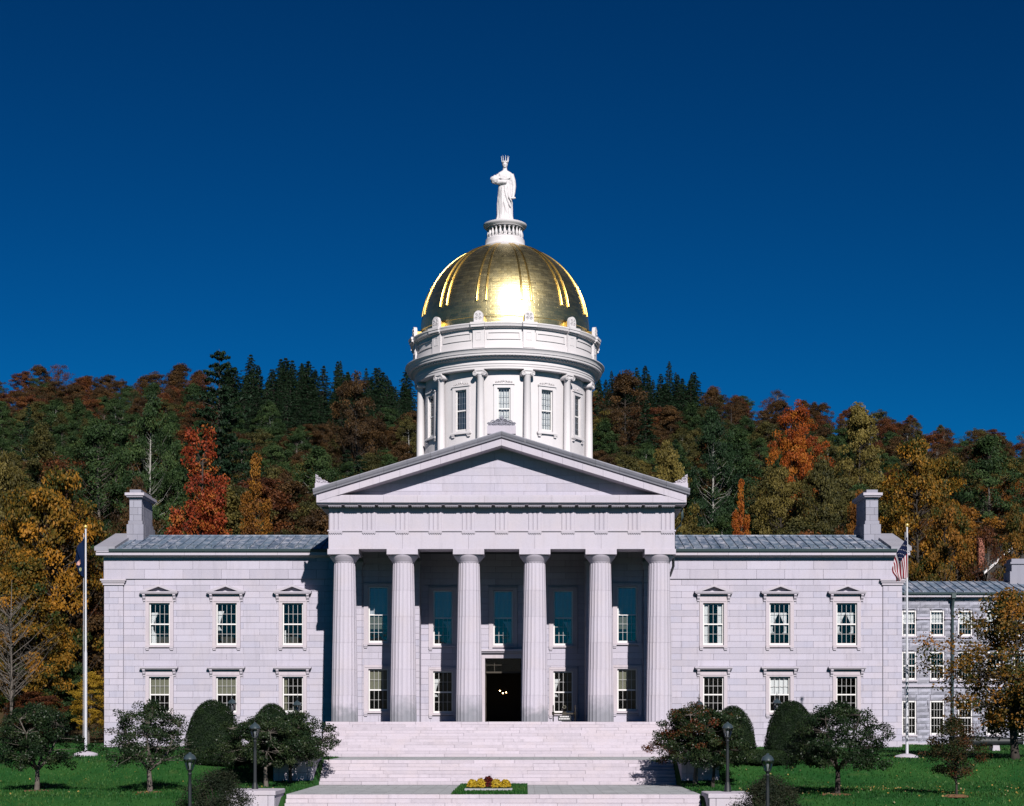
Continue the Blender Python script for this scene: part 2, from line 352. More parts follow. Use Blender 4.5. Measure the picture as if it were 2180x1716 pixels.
ys = sorted(set([-3000,-900,-400,-200,-120,-90,-75]+[-66+1.0*i for i in range(96)]+[30+4*i for i in range(50)]+[-14.2,-13.2,-16.8,-28.5,-31,6.9,260,330,600,1500]))
vs = []
for y in ys:
    for x in xs:
        z = gz(x, y)
        if abs(x) < 9.7 and -45 < y <= 7: z -= 1.3
        elif abs(x) < 11.25 and -5.0 < y <= 7: z -= 0.7
        vs.append((x, y, z))
nx = len(xs)
g = MB(); g.add(vs, [(j*nx+i, j*nx+i+1, (j+1)*nx+i+1, (j+1)*nx+i) for j in range(len(ys)-1) for i in range(nx-1)])
g.build('ground', GROUND, smooth='all', kind='structure')
# the wooded hills added unseen behind the camera to block low sky glow reflections
hl = MB(); hn = 60; hv = []
for j, (yy, k) in enumerate(((-330, 0.0), (-420, 0.45), (-560, 1.0), (-800, 1.1))):
    for i in range(hn+1):
        t = i/hn; x_ = -1500+3000*t; hv.append((x_, yy-120*(2*t-1)**2, -8+k*(34+6*math.sin(t*17)+4*math.sin(t*41+1))))
hl.add(hv, [(j*(hn+1)+i, (j+1)*(hn+1)+i, (j+1)*(hn+1)+i+1, j*(hn+1)+i+1) for j in range(3) for i in range(hn)])
hl.build('unseen_hills', plain('far_hill_woods', (0.03, 0.032, 0.016), 1.0, var=0.3, nscale=0.08), smooth='all', kind='structure')

# landings between the flights
Z0, Z1, Z2 = 0.0, -2.15, -3.46
MB().box(-9.55, 9.55, -12.73, -4.6, Z1-0.5, Z1).build('path', WALK, kind='structure')
w = MB()
w.box(-9.7, -2.0, -27.31, -15.45, Z2-0.5, Z2).box(1.62, 9.7, -27.31, -15.45, Z2-0.5, Z2)
w.build('walkway', WALK, kind='structure')
MB().box(-2.0, 1.62, -27.31, -15.45, Z2-0.5, Z2+0.02).build('lawn_strip', GROUND, kind='structure')

# ------------------------------------------------------------------ the three flights of granite steps
rs = random.Random(3)
def flight(label, ytop, ztop, n, rise, tread, half, lmin, lmax):
    t = thing('front_steps', label, 'steps', (0, ytop-n*tread/2, ztop-n*rise), group='granite flights before the portico')
    ox, oy, oz = t.location
    core = MB()
    for k in range(n):
        core.box(-half+0.03, half-0.03, ytop-k*tread+0.05-oy, ytop+1.2-oy, ztop-(k+1)*rise-oz-0.2, ztop-k*rise-0.03-oz)
    core.build('step_core', BACK, t)
    for k in range(n):
        z1 = ztop-k*rise; z0 = z1-rise; yf = ytop-k*tread; yb = yf+tread+0.12
        x = -half
        first = True
        while x < half-0.05:
            ln = rs.uniform(lmin, lmax)*(rs.uniform(0.4, 1) if first else 1); first = False
            x1 = min(half, x+ln)
            if half-x1 < 0.7: x1 = half
            c = rs.uniform(0.008, 0.016); gx = rs.uniform(0.003, 0.011); dz = rs.uniform(-0.006, 0.004); dy = rs.uniform(-0.012, 0.012)
            lx = (x1-x)/2
            b = MB(); yy0, yy1 = yf+dy, yb
            X0, X1 = -lx+gx, lx-gx; A, B = z0+0.004, z1+dz
            # nosing with worn upper arris
            b.prism([(yy0+0.006, A), (yy1, A), (yy1, B), (yy0+c*1.6, B), (yy0, B-c*1.4)], X0, X1, 'x')
            b.build('slab', STEP, t, loc=((x+x1)/2-ox, -oy, -oz))
            x = x1
    return t
flight('upper flight of pale granite steps rising to the portico floor', -0.45, Z0, 12, 2.15/12, 0.355, 11.1, 1.6, 3.6)
flight('middle flight of pale granite steps behind the flower bed', -13.2, Z1, 7, (Z1-Z2)/7, 0.34, 9.68, 1.4, 3.4)
flight('lowest flight of pale granite steps at the bottom of the picture', -27.8, Z2, 6, 0.187, 0.36, 9.62, 1.8, 3.2)
def cheek(label, x0, x1, y0, y1, z0, z1, panel=False):
    t = thing('stair_pedestal', label, 'pedestal', ((x0+x1)/2, (y0+y1)/2, z0), group='granite blocks flanking the steps')
    hx, hy, h = (x1-x0)/2, (y1-y0)/2, z1-z0
    b = MB(); b.box(-hx+0.08, hx-0.08, -hy+0.08, hy-0.08, 0, h-0.2); b.build('body', BACK, t)
    for a, c in ((-hx+0.05, -hx+0.34), (-hx+0.35, hx-0.35), (hx-0.34, hx-0.05)):
        for q in range(3):
            zz = h-0.2-(q+1)*0.62
            MB().cham(a+0.004, c-0.004, max(zz, -0.5)+0.004, zz+0.616, -hy+0.04, -hy+0.3, 0.01).build('block', STONE_L, t)
    for sx in (-1, 1):
        for q in range(3):
            zz = h-0.2-(q+1)*0.62
            bb = MB().box(min(sx*(hx-0.05), sx*(hx-0.3)), max(sx*(hx-0.05), sx*(hx-0.3)), -hy+0.31, hy-0.05, max(zz, -0.5)+0.004, zz+0.616); bb.build('block', STONE_L, t)
    c = MB(); c.prism([(-hx, -hy), (hx, -hy), (hx, hy), (-hx, hy)], h-0.195, h-0.03, 'z')
    c.add([(-hx, -hy, h-0.03), (hx, -hy, h-0.03), (hx, hy, h-0.03), (-hx, hy, h-0.03), (-hx+0.05, -hy+0.05, h), (hx-0.05, -hy+0.05, h), (hx-0.05, hy-0.05, h), (-hx+0.05, hy-0.05, h)],
        [(0,1,5,4),(1,2,6,5),(2,3,7,6),(3,0,4,7),(4,5,6,7)])
    c.build('cap', STONE_L, t)
cheek('granite pedestal with flat cap at the left end of the lowest steps', -12.0, -9.72, -30.6, -27.6, -4.6, -3.17)
cheek('granite pedestal with flat cap at the right end of the lowest steps', 9.72, 11.75, -30.6, -27.6, -4.6, -3.3)
cheek('granite block in tree shade at the left end of the middle steps', -12.0, -9.78, -16.6, -13.0, -3.5, -1.93)
cheek('granite block in tree shade at the right end of the middle steps', 9.78, 11.9, -16.6, -13.0, -3.5, -1.98)

# ------------------------------------------------------------------ the state house
YW, YP = 6.9, 5.26
SH = thing('state_house', 'white granite state house with six-column portico and gilded dome', 'building', (0, 0, 0))
def rects_minus(x0, x1, z0, z1, ex):
    """the pieces of a course left when the openings ex are cut out"""
    out = [(x0, x1, z0, z1)]
    for a, b, c, d in ex:
        nxt = []
        for p, q, r, s in out:
            if b <= p or a >= q or d <= r or c >= s: nxt.append((p, q, r, s)); continue
            if a > p: nxt.append((p, a, r, s))
            if b < q: nxt.append((b, q, r, s))
            pa, qb = max(p, a), min(q, b)
            if c > r: nxt.append((pa, qb, r, c))
            if d < s: nxt.append((pa, qb, d, s))
        out = nxt
    return [t for t in out if t[1]-t[0] > 0.05 and t[3]-t[2] > 0.05]
BLOCKS = []      # (area, x0, x1, z0, z1, yf, wall, material)
def courses(wall, x0, x1, zs, yf, joints, ex, mat=None):
    for k, (za, zb) in enumerate(zip(zs, zs[1:])):
        js = [x0]+[j for j in joints[k % len(joints)] if x0+0.25 < j < x1-0.25]+[x1]
        for a, b in zip(js, js[1:]):
            for p, q, r, s in rects_minus(a, b, za, zb, ex):
                BLOCKS.append(((q-p)*(s-r), p, q, r, s, yf, wall, mat or STONE))
def wall_mesh(x0, x1, z0, z1, y, ops, thick=0.45):
    """backing wall with real openings and reveals"""
    X = sorted(set([x0, x1]+[v for o in ops for v in o[:2]])); Z = sorted(set([z0, z1]+[v for o in ops for v in o[2:]]))
    b = MB()
    for xa, xb in zip(X, X[1:]):
        for za, zb in zip(Z, Z[1:]):
            cx, cz = (xa+xb)/2, (za+zb)/2
            if any(o[0] < cx < o[1] and o[2] < cz < o[3] for o in ops): continue
            b.add([(xa,y,za),(xb,y,za),(xb,y,zb),(xa,y,zb)], [(0,1,2,3)])
    for a, c, d, e in ops:
        b.add([(a,y,d),(c,y,d),(c,y,e),(a,y,e),(a,y+thick,d),(c,y+thick,d),(c,y+thick,e),(a,y+thick,e)], [(0,4,5,1),(1,5,6,2),(2,6,7,3),(3,7,4,0)])
    return b
WINX = [14.2, 18.68, 23.2]
CH = 0.4205
zs_wing = [9.65-CH*k for k in range(27, -1, -1)]          # course lines down from the frieze
UP, LO = (5.19, 8.03), (0.64, 3.06)
for sgn in (-1, 1):
    a, b = sorted((sgn*11.0, sgn*26.9))
    ops = [(sgn*x-0.70, sgn*x+0.70, z0, z1) for x in WINX for z0, z1 in (UP, LO)]
    wm = wall_mesh(a, b, -2.2, 11.3, YW+0.03, ops)
    ye = YW+10.0; xe = sgn*26.9-sgn*0.03
    wm.add([(xe, YW+0.03, -2.2), (xe, ye, -2.2), (xe, ye, 11.3), (xe, (YW+ye)/2, 13.0), (xe, YW+0.03, 11.3)], [(0,1,2,3,4)])
    wm.add([(a, ye, -2.2), (b, ye, -2.2), (b, ye, 11.3), (a, ye, 11.3)], [(3,2,1,0)])
    wall = wm.build('wall', BACK, SH)
    ex = []
    for x in WINX:
        x *= sgn
        ex += [(x-0.94, x+0.94, 5.03, 8.5), (x-0.94, x+0.94, 0.5, 3.55)]
    jA = [sgn*j for j in (12.05, 14.2, 16.44, 18.68, 20.94, 23.2, 24.9)]; jB = [sgn*j for j in (13.1, 15.3, 17.55, 19.8, 22.05, 24.3)]
    p0, p1 = sorted((sgn*11.0, sgn*25.62))
    courses(wall, p0, p1, zs_wing, YW, [sorted(jA), sorted(jB)], ex)
    q0, q1 = sorted((sgn*25.64, sgn*26.93))
    courses(wall, q0, q1, zs_wing[:-1], YW-0.07, [[sgn*26.58], [sgn*25.98]], [])
    # frieze courses, standing proud of the wall
    f0, f1 = sorted((sgn*11.0, sgn*26.95))
    courses(wall, f0, f1, [9.65, 10.30, 10.86, 11.27], YW-0.10, [sorted(sgn*j for j in (12.6, 14.5, 17.1, 19.0, 21.6, 24.2)), sorted(sgn*j for j in (11.8, 14.2, 16.44, 18.68, 20.94, 23.2, 24.9))], [])
    # pilaster cap
    pc = MB(); u0, u1 = sorted((sgn*25.56, sgn*27.0))
    pc.box(u0, u1, YW-0.16, YW+0.1, 9.24, 9.40); pc.box(u0-0.07, u1+0.07, YW-0.23, YW+0.1, 9.40, 9.52); pc.box(u0-0.14, u1+0.14, YW-0.30, YW+0.1, 9.52, 9.64)
    pc.build('pilaster_capital', STONE_L, SH)
    # cornice stones along the eave
    ln = 2.08; n_ = 8
    e0 = sgn*11.0
    for k in range(n_):
        a, b = sorted((e0+sgn*k*ln, e0+sgn*min((k+1)*ln, 16.35)))
        MB().prism([(YW-0.62, 11.21), (YW-0.62, 11.42), (YW-0.5, 11.42), (YW-0.5, 11.5), (YW+0.3, 11.5), (YW+0.3, 11.21)], a+0.006, b-0.006, 'x').build('cornice_stone', STONE_L, SH)
    bm_ = MB().prism([(YW-0.14, 11.10), (YW-0.30, 11.20), (YW-0.5, 11.205), (YW+0.1, 11.205), (YW+0.1, 11.0)], f0, f1, 'x'); bm_.build('bed_moulding', STONE_L, SH)
    gt = MB(); gx0, gx1 = sorted((sgn*11.05, sgn*26.45))
    gt.prism([(YW-0.74, 11.44), (YW-0.78, 11.58), (YW-0.74, 11.62), (YW-0.52, 11.62), (YW-0.52, 11.44)], gx0, gx1, 'x'); gt.build('gutter', GUTTER, SH)
    # roof: standing seam pans
    ry0, rz0, ry1, rz1 = YW-0.60, 11.63, YW+5.0, 13.12
    rf = MB(); r0, r1 = sorted((sgn*10.8, sgn*26.3))
    rf.add([(r0,ry0,rz0-0.03),(r1,ry0,rz0-0.03),(r1,ry1,rz1-0.03),(r0,ry1,rz1-0.03),(r0,ye+0.6,rz0-0.03),(r1,ye+0.6,rz0-0.03)], [(0,1,2,3),(3,2,5,4)])
    roof = rf.build('roof', ROOFM, SH)
    pm = None
    k = 0; x = 11.05
    sl = (rz1-rz0)/(ry1-ry0)
    while x < 26.2:
        if pm is None:
            b = MB(); wdt = 0.605
            b.add([(0,ry0,rz0),(wdt,ry0,rz0),(wdt,ry1,rz1),(0,ry1,rz1)], [(0,1,2,3)])
            b.add([(-0.022,ry0,rz0),(0.022,ry0,rz0),(0.022,ry1,rz1),(-0.022,ry1,rz1),(-0.022,ry0,rz0+0.07),(0.022,ry0,rz0+0.07),(0.022,ry1,rz1+0.07),(-0.022,ry1,rz1+0.07)],
                  [(4,5,6,7),(0,1,5,4),(1,2,6,5),(3,0,4,7)])
            for q in (0.22, 0.5, 0.77):     # cross seams
                yy = ry0+(ry1-ry0)*(q+0.04*random.random()); zz = rz0+sl*(yy-ry0)
                b.box(0.03, wdt-0.03, yy, yy+0.03, zz, zz+0.012)
            pm = b.mesh('panel', ROOFM)
        link('panel', pm, roof, loc=(x if sgn > 0 else -x-0.605, 0, 0)); x += 0.605
    gd = MB()                                             # snow rail near the eave
    yy = ry0+0.55; zz = rz0+sl*0.55
    gd.tube([(r0+0.3, yy, zz+0.16), (r1-0.3, yy, zz+0.16)], 0.016, 5)
    for k in range(13):
        xx = r0+0.7+k*1.18; gd.box(xx-0.015, xx+0.015, yy-0.02, yy+0.05, zz-0.02, zz+0.17)
    gd.build('snow_rail', GUTTER, roof)
    rd = MB().tube([(r0, ry1, rz1+0.03), (r1, ry1, rz1+0.03)], 0.06, 6); rd.build('ridge_cap', ROOFM, roof)
    # gable coping stones
    for side in (0, 1):
        for k in range(5):
            ya, yb = YW-0.72+k*1.15, YW-0.72+(k+1)*1.15-0.012
            if side: ya, yb = 2*(YW+5.0)-yb, 2*(YW+5.0)-ya
            za, zb = [11.60+0.268*((y_-(YW-0.72)) if not side else (2*(YW+5.0)-y_-(YW-0.72))) for y_ in (ya, yb)]
            a, b = sorted((sgn*26.05, sgn*27.42))
            MB().add([(a,ya,za-0.1),(b,ya,za-0.1),(b,yb,zb-0.1),(a,yb,zb-0.1),(a,ya,za+0.17),(b,ya,za+0.17),(b,yb,zb+0.17),(a,yb,zb+0.17)],
                [(0,3,2,1),(4,5,6,7),(0,1,5,4),(1,2,6,5),(2,3,7,6),(3,0,4,7)]).build('coping_stone', SIMA, SH)
    a, b = sorted((sgn*26.2, sgn*27.3)); MB().box(a, b, YW-0.70, YW+0.4, 11.42, 11.49).build('eave_return', STONE_L, SH)
    # chimney on the ridge
    ch = MB(); cx0, cx1 = sorted((sgn*25.02, sgn*26.2))
    ch.box(cx0+0.05, cx1-0.05, YW+3.23, YW+6.77, 12.2, 13.7).box(cx0+0.2, cx1-0.2, YW+3.42, YW+6.6, 13.7, 15.9); chim = ch.build('chimney', BACK, SH)
    hs = [12.4, 13.05, 13.75, 14.0, 14.42, 14.92, 15.42, 15.72]
    for k, (za, zb) in enumerate(zip(hs, hs[1:])):
        ins = 0.0 if k < 2 else (0.09 if k == 2 else 0.16)
        for face in range(2):
            js = [cx0+ins, cx0+(0.45 if k % 2 else 0.75), cx1-ins] if k != 2 else [cx0+ins, cx1-ins]
            for a, b in zip(js, js[1:]):
                MB().cham(a+0.005, b-0.005, za+0.005, zb-0.005, 0, 0.5, 0.01).build('block', GREYST, chim, loc=(0, YW+3.2+ins, 0)) if face == 0 else None
        js = [YW+3.71+ins, YW+4.6+0.4*(k % 2), YW+5.7+0.3*(k % 2), YW+6.8-ins]
        for a, b in zip(js, js[1:]):
            for xa in (cx0+ins, cx1-ins-0.04):
                MB().box(xa, xa+0.04, a+0.005, b-0.005, za+0.005, zb-0.005).build('block', GREYST, chim)
    cp = MB().box(cx0-0.08, cx1+0.08, YW+3.0, YW+7.0, 15.73, 15.92).box(cx0+0.02, cx1-0.02, YW+3.1, YW+6.9, 15.63, 15.728); cp.build('chimney_cap', STONE_L, chim)
    MB().box(cx0+0.2, cx1-0.2, YW+3.3, YW+6.7, 15.925, 16.16).build('chimney_pot', GREYST, chim)

# ---- windows
def sash_window(name, w, z0, z1, cols, rows, style, mtl=MUNTIN, gl=GLASS, panes=True):
    """built round x = 0 with the wall face at y = 0"""
    h = z1-z0; hw = w/2; ft = 0.085; zm = z0+h*0.5
    if style == 'drum':
        sb = MB(); s = 0.24
        sb.box(-hw-s, -hw, -0.05, 0.1, z0-0.1, z1+0.22).box(hw, hw+s, -0.05, 0.1, z0-0.1, z1+0.22).box(-hw, hw, -0.05, 0.1, z1, z1+0.22)
        sb.box(-hw-s-0.04, hw+s+0.04, -0.12, 0.1, z1+0.225, z1+0.31)
        t = sb.build('window', WPAINT, SH)
        MB().box(-hw-s-0.12, hw+s+0.12, -0.16, 0.1, z0-0.22, z0-0.10).build('sill', WPAINT, t)
        for sx in (-1, 1):
            c = sx*(hw+s-0.06)
            bb = MB().box(c-0.13, c+0.13, -0.13, 0.1, z0-0.30, z0-0.225).box(c-0.10, c+0.10, -0.09, 0.1, z0-0.42, z0-0.31); bb.build('bracket', WPAINT, t)
        cr = MB()
        for sx in (-1, 1):
            for q, (bx, rr) in enumerate(((0.16, 0.11), (0.36, 0.085), (0.54, 0.06))):
                cr.tube([(sx*(bx+rr*(1-tt/14)*math.cos(tt*0.9)), -0.02, z1+0.40+rr*(1-tt/14)*math.sin(tt*0.9)) for tt in range(10)], 0.02, 4)
        cr.ball((0, -0.02, z1+0.52), (0.07, 0.04, 0.10), 8, 5); cr.build('scroll_crest', WPAINT, t)
    else:
        s = 0.24 if style != 'plain' else 0.30; pr = 0.07
        sb = MB()
        zt = z1+(0.47 if style == 'pediment' else 0.45 if style == 'hood' else 0.26); zb = z0-0.14
        sb.box(-hw-s, -hw, -pr, 0.05, zb, zt).box(hw, hw+s, -pr, 0.05, zb, zt).box(-hw, hw, -pr, 0.05, z1, zt)
        sb.box(-hw-s+0.07, hw+s-0.07, -pr-0.03, -pr-0.002, z1+0.10, z1+0.18)
        t = sb.build('window', PINK, SH)
        sill = MB().box(-hw-s, hw+s, -pr-0.06, 0.06, zb-0.004, zb+0.13); sill.build('sill', PINK, t)
        for sx in (-1, 1):
            c = sx*(hw+s-0.12)
            MB().box(c-0.12, c+0.12, -0.12, 0.02, zb-0.10, zb-0.008).box(c-0.10, c+0.10, -0.08, 0.02, zb-0.20, zb-0.102).build('bracket', STONE_L, t)
        if style in ('pediment', 'hood'):
            hx = 1.28
            hb = MB(); zc = zt+(0.13 if style == 'pediment' else 0.05)
            hb.box(-hx, hx, -0.40, 0.04, zc+0.07, zc+0.16); hb.box(-hx+0.06, hx-0.06, -0.34, 0.04, zc, zc+0.068)
            hb.box(-hw-s+0.02, hw+s-0.02, -0.11, 0.04, zt+0.003, zc-0.003)
            hd = hb.build('hood', STONE_L, t)
            if style == 'pediment':
                pd = MB(); za = zc+0.162; ap = zc+0.64
                pd.prism([(-hx-0.02, za), (-hx+0.42, za), (0, ap-0.16), (hx-0.42, za), (hx+0.02, za), (hx+0.02, za+0.03), (0, ap), (-hx-0.02, za+0.03)], -0.42, 0.04, 'y')
                pd.build('pediment_rake', STONE_L, hd)
                MB().prism([(-hx+0.3, za), (hx-0.3, za), (0, ap-0.12)], -0.06, 0.03, 'y').build('pediment_field', STONE_L, hd)
            for sx in (-1, 1):
                c = sx*1.02; zc2 = zc-0.004
                br = MB().prism([(0.0, zc2-0.52), (-0.08, zc2-0.48), (-0.10, zc2-0.36), (-0.20, zc2-0.30), (-0.24, zc2-0.14), (-0.32, zc2-0.10), (-0.32, zc2), (0.04, zc2), (0.04, zc2-0.52)], c-0.085, c+0.085, 'x')
                br.build('bracket', STONE_L, t)
    # sash frame
    y0 = 0.10
    fr = MB(); fr.box(-hw+0.002, -hw+ft, y0, y0+0.09, z0+0.002, z1-0.002).box(hw-ft, hw-0.002, y0, y0+0.09, z0+0.002, z1-0.002)
    fr.box(-hw+ft, hw-ft, y0, y0+0.09, z0+0.002, z0+ft+0.05).box(-hw+ft, hw-ft, y0, y0+0.09, z1-ft, z1-0.002).box(-hw+ft, hw-ft, y0+0.01, y0+0.08, zm-0.045, zm+0.045)
    fr.build('sash_frame', SASH, t)
    gx0, gx1 = -hw+ft, hw-ft; bands = ((z0+ft+0.05, zm-0.045), (zm+0.045, z1-ft)); mb_ = MB(); mt = 0.011
    for c in range(1, cols):
        x = gx0+(gx1-gx0)*c/cols
        for a, b in bands: mb_.box(x-mt, x+mt, y0+0.03, y0+0.06, a, b)
    for a, b in bands:
        for r in range(1, rows):
            z = a+(b-a)*r/rows; mb_.box(gx0, gx1, y0+0.032, y0+0.058, z-mt, z+mt)
    mb_.build('muntins', mtl, t)
    pw = (gx1-gx0)/cols
    if panes:
        ph = [(b-a)/rows for a, b in bands]
        for bi, (a, b) in enumerate(bands):
            pmesh = MB().box(mt, pw-mt, 0, 0.004, mt, ph[bi]-mt).mesh('pane', gl)
            for c in range(cols):
                for r in range(rows): link('pane', pmesh, t, loc=(gx0+c*pw, y0+0.044, a+r*ph[bi]))
    else:
        g_ = MB()
        for a, b in bands: g_.box(gx0, gx1, y0+0.044, y0+0.048, a, b)
        g_.build('pane', gl, t)
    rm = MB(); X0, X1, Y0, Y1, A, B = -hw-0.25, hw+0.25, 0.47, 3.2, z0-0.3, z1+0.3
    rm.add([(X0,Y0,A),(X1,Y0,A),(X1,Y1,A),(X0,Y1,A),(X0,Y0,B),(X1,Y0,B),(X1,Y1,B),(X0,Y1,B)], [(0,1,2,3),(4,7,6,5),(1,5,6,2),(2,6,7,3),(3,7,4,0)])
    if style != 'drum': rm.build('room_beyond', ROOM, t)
    return t
def curtain(t, x0, x1, z0, z1, pinch=None, mat=CURT, y=0.27):
    """a hanging cloth with folds; pinch = (height fraction, side) gathers it to one side"""
    b = MB(); n, mrows = 22, 12; vs = []
    for j in range(mrows+1):
        v = j/mrows; z = z1+(z0-z1)*v
        for i in range(n+1):
            u = i/n; a, c = x0, x1
            if pinch:
                f = max(0.25, 1-0.75*math.sin(min(1, v/pinch[0])*math.pi/2)) if v < pinch[0] else 0.25+0.35*(v-pinch[0])/(1-pinch[0]+1e-6)
                if pinch[1] < 0: c = x0+(x1-x0)*f
                else: a = x1-(x1-x0)*f
            vs.append((a+(c-a)*u, y+0.03*math.sin(u*n*0.95)*(0.6+0.4*v), z))
    b.add(vs, [(j*(n+1)+i, j*(n+1)+i+1, (j+1)*(n+1)+i+1, (j+1)*(n+1)+i) for j in range(mrows) for i in range(n)])
    return b.build('curtain', mat, t, smooth='all')
def blind(t, w, z0, z1):
    b = MB(); z = z1
    while z > z0: b.box(-w/2, w/2, 0.24, 0.262, z-0.052, z-0.006); z -= 0.058
    return b.build('blind', BLIND, t)
wu = sash_window('window', 1.40, *UP, 4, 2, 'pediment'); wl_ = sash_window('window', 1.40, *LO, 4, 2, 'hood')
for i, x in enumerate([-x for x in WINX]+WINX):
    for proto in (wu, wl_):
        if i == 0: proto.location = (x, YW, 0)
        else: dup(proto, SH, (x, YW, 0))
wins = [o for o in SH.children if o.name.split('.')[0] == 'window']
for o in wins:
    x, up = o.location.x, any(c.name.startswith('hood') and c.children for c in o.children)
    if up:
        if x < -22: curtain(o, -0.6, -0.15, 5.9, 7.4, (0.75, -1)); curtain(o, -0.6, -0.28, 5.3, 6.0)
        elif x < -17: curtain(o, -0.6, -0.2, 6.2, 7.5, (0.85, -1))
        elif x < -10: curtain(o, -0.6, -0.5, 5.3, 6.2)
        elif x < 16: curtain(o, -0.6, -0.34, 5.3, 8.0); curtain(o, 0.3, 0.6, 5.3, 8.0)
        else: curtain(o, -0.6, -0.02, 6.0, 7.4, (0.9, -1)); curtain(o, -0.02, 0.5, 6.0, 7.4, (0.9, 1))
    else:
        if x < -17: blind(o, 1.22, 1.90, 3.0)
        elif x < -10: curtain(o, -0.6, -0.42, 0.8, 3.0, None, BLIND)
        elif 17 < x < 20: curtain(o, -0.6, 0.6, 1.88, 3.0, None, CURT)

# ---- portico back wall: two end pavilions and the recess with the door
DOOR = (-1.22, 1.22, 0.0, 4.3)
PW = [(-8.28, YP), (8.28, YP)]; RW = [-4.06, 4.06]
zs_p = [0.0+CH*k for k in range(0, 28)]
wr = wall_mesh(-5.6, 5.6, -0.3, 11.8, YW+0.03, [(x-0.66, x+0.66, a, b) for x in RW for a, b in ((5.17, 8.88), (0.6, 3.43))]+[(-0.66, 0.66, 5.17, 8.84), DOOR])
wrec = wr.build('wall', BACK, SH)
ex = [(x-0.96, x+0.96, a-0.14, b+0.26) for x in RW for a, b in ((5.17, 8.88), (0.6, 3.43))]+[(-0.96, 0.96, 5.03, 9.1), (-1.62, 1.62, -1, 4.86)]
courses(wrec, -5.56, 5.56, zs_p, YW, [[-4.9, -2.5, -0.5, 1.5, 3.2], [-3.4, -1.9, 0.6, 2.4, 4.2]], ex)
for sgn in (-1, 1):
    a, b = sorted((sgn*5.57, sgn*10.98)); xc = sgn*8.28
    wv = wall_mesh(a, b, -0.3, 11.8, YP+0.03, [(xc-0.66, xc+0.66, 5.27, 9.0), (xc-0.66, xc+0.66, 0.73, 3.53)])
    xi = sgn*5.57
    wv.add([(xi, YP+0.03, -0.3), (xi, YW+0.1, -0.3), (xi, YW+0.1, 11.8), (xi, YP+0.03, 11.8)], [(0,1,2,3)])
    xo = sgn*10.98
    wv.add([(xo, YP+0.03, -2.2), (xo, YW+0.1, -2.2), (xo, YW+0.1, 11.8), (xo, YP+0.03, 11.8)], [(0,1,2,3)])
    wv = wv.build('wall', BACK, SH)
    ex = [(xc-0.96, xc+0.96, 5.13, 9.26), (xc-0.96, xc+0.96, 0.59, 3.79)]
    p, q = sorted((sgn*7.2, sgn*9.36))
    courses(wv, p, q, zs_p, YP, [[xc], []], ex)
    for e0, e1 in ((5.55, 7.2), (9.36, 11.0)):
        e, f = sorted((sgn*e0, sgn*e1))
        courses(wv, e, f, zs_p[:-1], YP-0.12, [[e+1.05], [e+0.6]], [])
        cp = MB().box(e-0.05, f+0.05, YP-0.22, YP, 10.30, 10.48).box(e-0.12, f+0.12, YP-0.30, YP, 10.48, 10.66).box(e-0.03, f+0.03, YP-0.16, YP, 10.12, 10.298); cp.build('pilaster_capital', STONE_L, SH)
    # return of the pavilion towards the recess
    for k in range(27):
        m_ = 0.8 if k % 2 else 1.64
        for ya, yb in ([(YP-0.0, YW-0.02)] if k % 2 == 0 else [(YP, YP+0.8), (YP+0.81, YW-0.02)]):
            x0_, x1_ = sorted((xi-sgn*0.03, xi+sgn*0.06)); MB().box(x0_-0.03, x1_-0.03 if sgn > 0 else x1_, ya+0.004, yb-0.004, CH*k+0.004, CH*k+CH-0.004).build('return_block', STONE, wv)
w5 = sash_window('window', 1.32, 5.27, 9.0, 4, 3, 'plain', gl=GLASS_SKY, panes=False)
w5b = sash_window('window', 1.32, 0.73, 3.53, 4, 2, 'plain', panes=True)
curtain(w5, -0.58, 0.58, 7.2, 8.9, None, CURT, 0.30); blind(w5b, 1.15, 2.2, 3.45); blind(w5, 1.15, 6.2, 7.0)
for o in (w5, w5b):
    o.location = (-8.28, YP, 0)
    dup(o, SH, (8.28, YP, 0))
w2 = sash_window('window', 1.32, 5.17, 8.88, 4, 3, 'plain', gl=GLASS_SKY, panes=False)
w2b = sash_window('window', 1.32, 0.60, 3.43, 4, 2, 'plain', panes=True)
curtain(w2b, -0.6, -0.2, 1.7, 2.9, (0.8, -1)); curtain(w2, -0.58, 0.58, 7.0, 8.8, None, CURT, 0.30); curtain(w2, 0.0, 0.55, 5.3, 6.8, (0.7, 1), CURT, 0.30)
for o in (w2, w2b):
    o.location = (-4.06, YW, 0); dup(o, SH, (4.06, YW, 0))
dup(w2, SH, (0, YW, 0))
# doorway
ds = MB(); ds.box(-1.62, -1.225, YW-0.10, YW+0.4, 0, 4.3).box(1.225, 1.62, YW-0.10, YW+0.4, 0, 4.3).box(-1.62, 1.62, YW-0.10, YW+0.4, 4.303, 4.62)
dw = ds.build('doorway', PINK, SH)
hd = MB().box(-1.9, 1.9, YW-0.42, YW+0.1, 4.76, 4.90).box(-1.8, 1.8, YW-0.30, YW+0.1, 4.66, 4.757).box(-1.7, 1.7, YW-0.18, YW+0.1, 4.622, 4.658); hd.build('door_hood', STONE_L, dw)
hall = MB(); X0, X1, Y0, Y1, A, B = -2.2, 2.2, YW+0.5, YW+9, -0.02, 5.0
hall.add([(X0,Y0,A),(X1,Y0,A),(X1,Y1,A),(X0,Y1,A),(X0,Y0,B),(X1,Y0,B),(X1,Y1,B),(X0,Y1,B)], [(0,1,2,3),(4,7,6,5),(1,5,6,2),(2,6,7,3),(3,7,4,0)]); hall.build('entrance_hall', WOODF, dw)
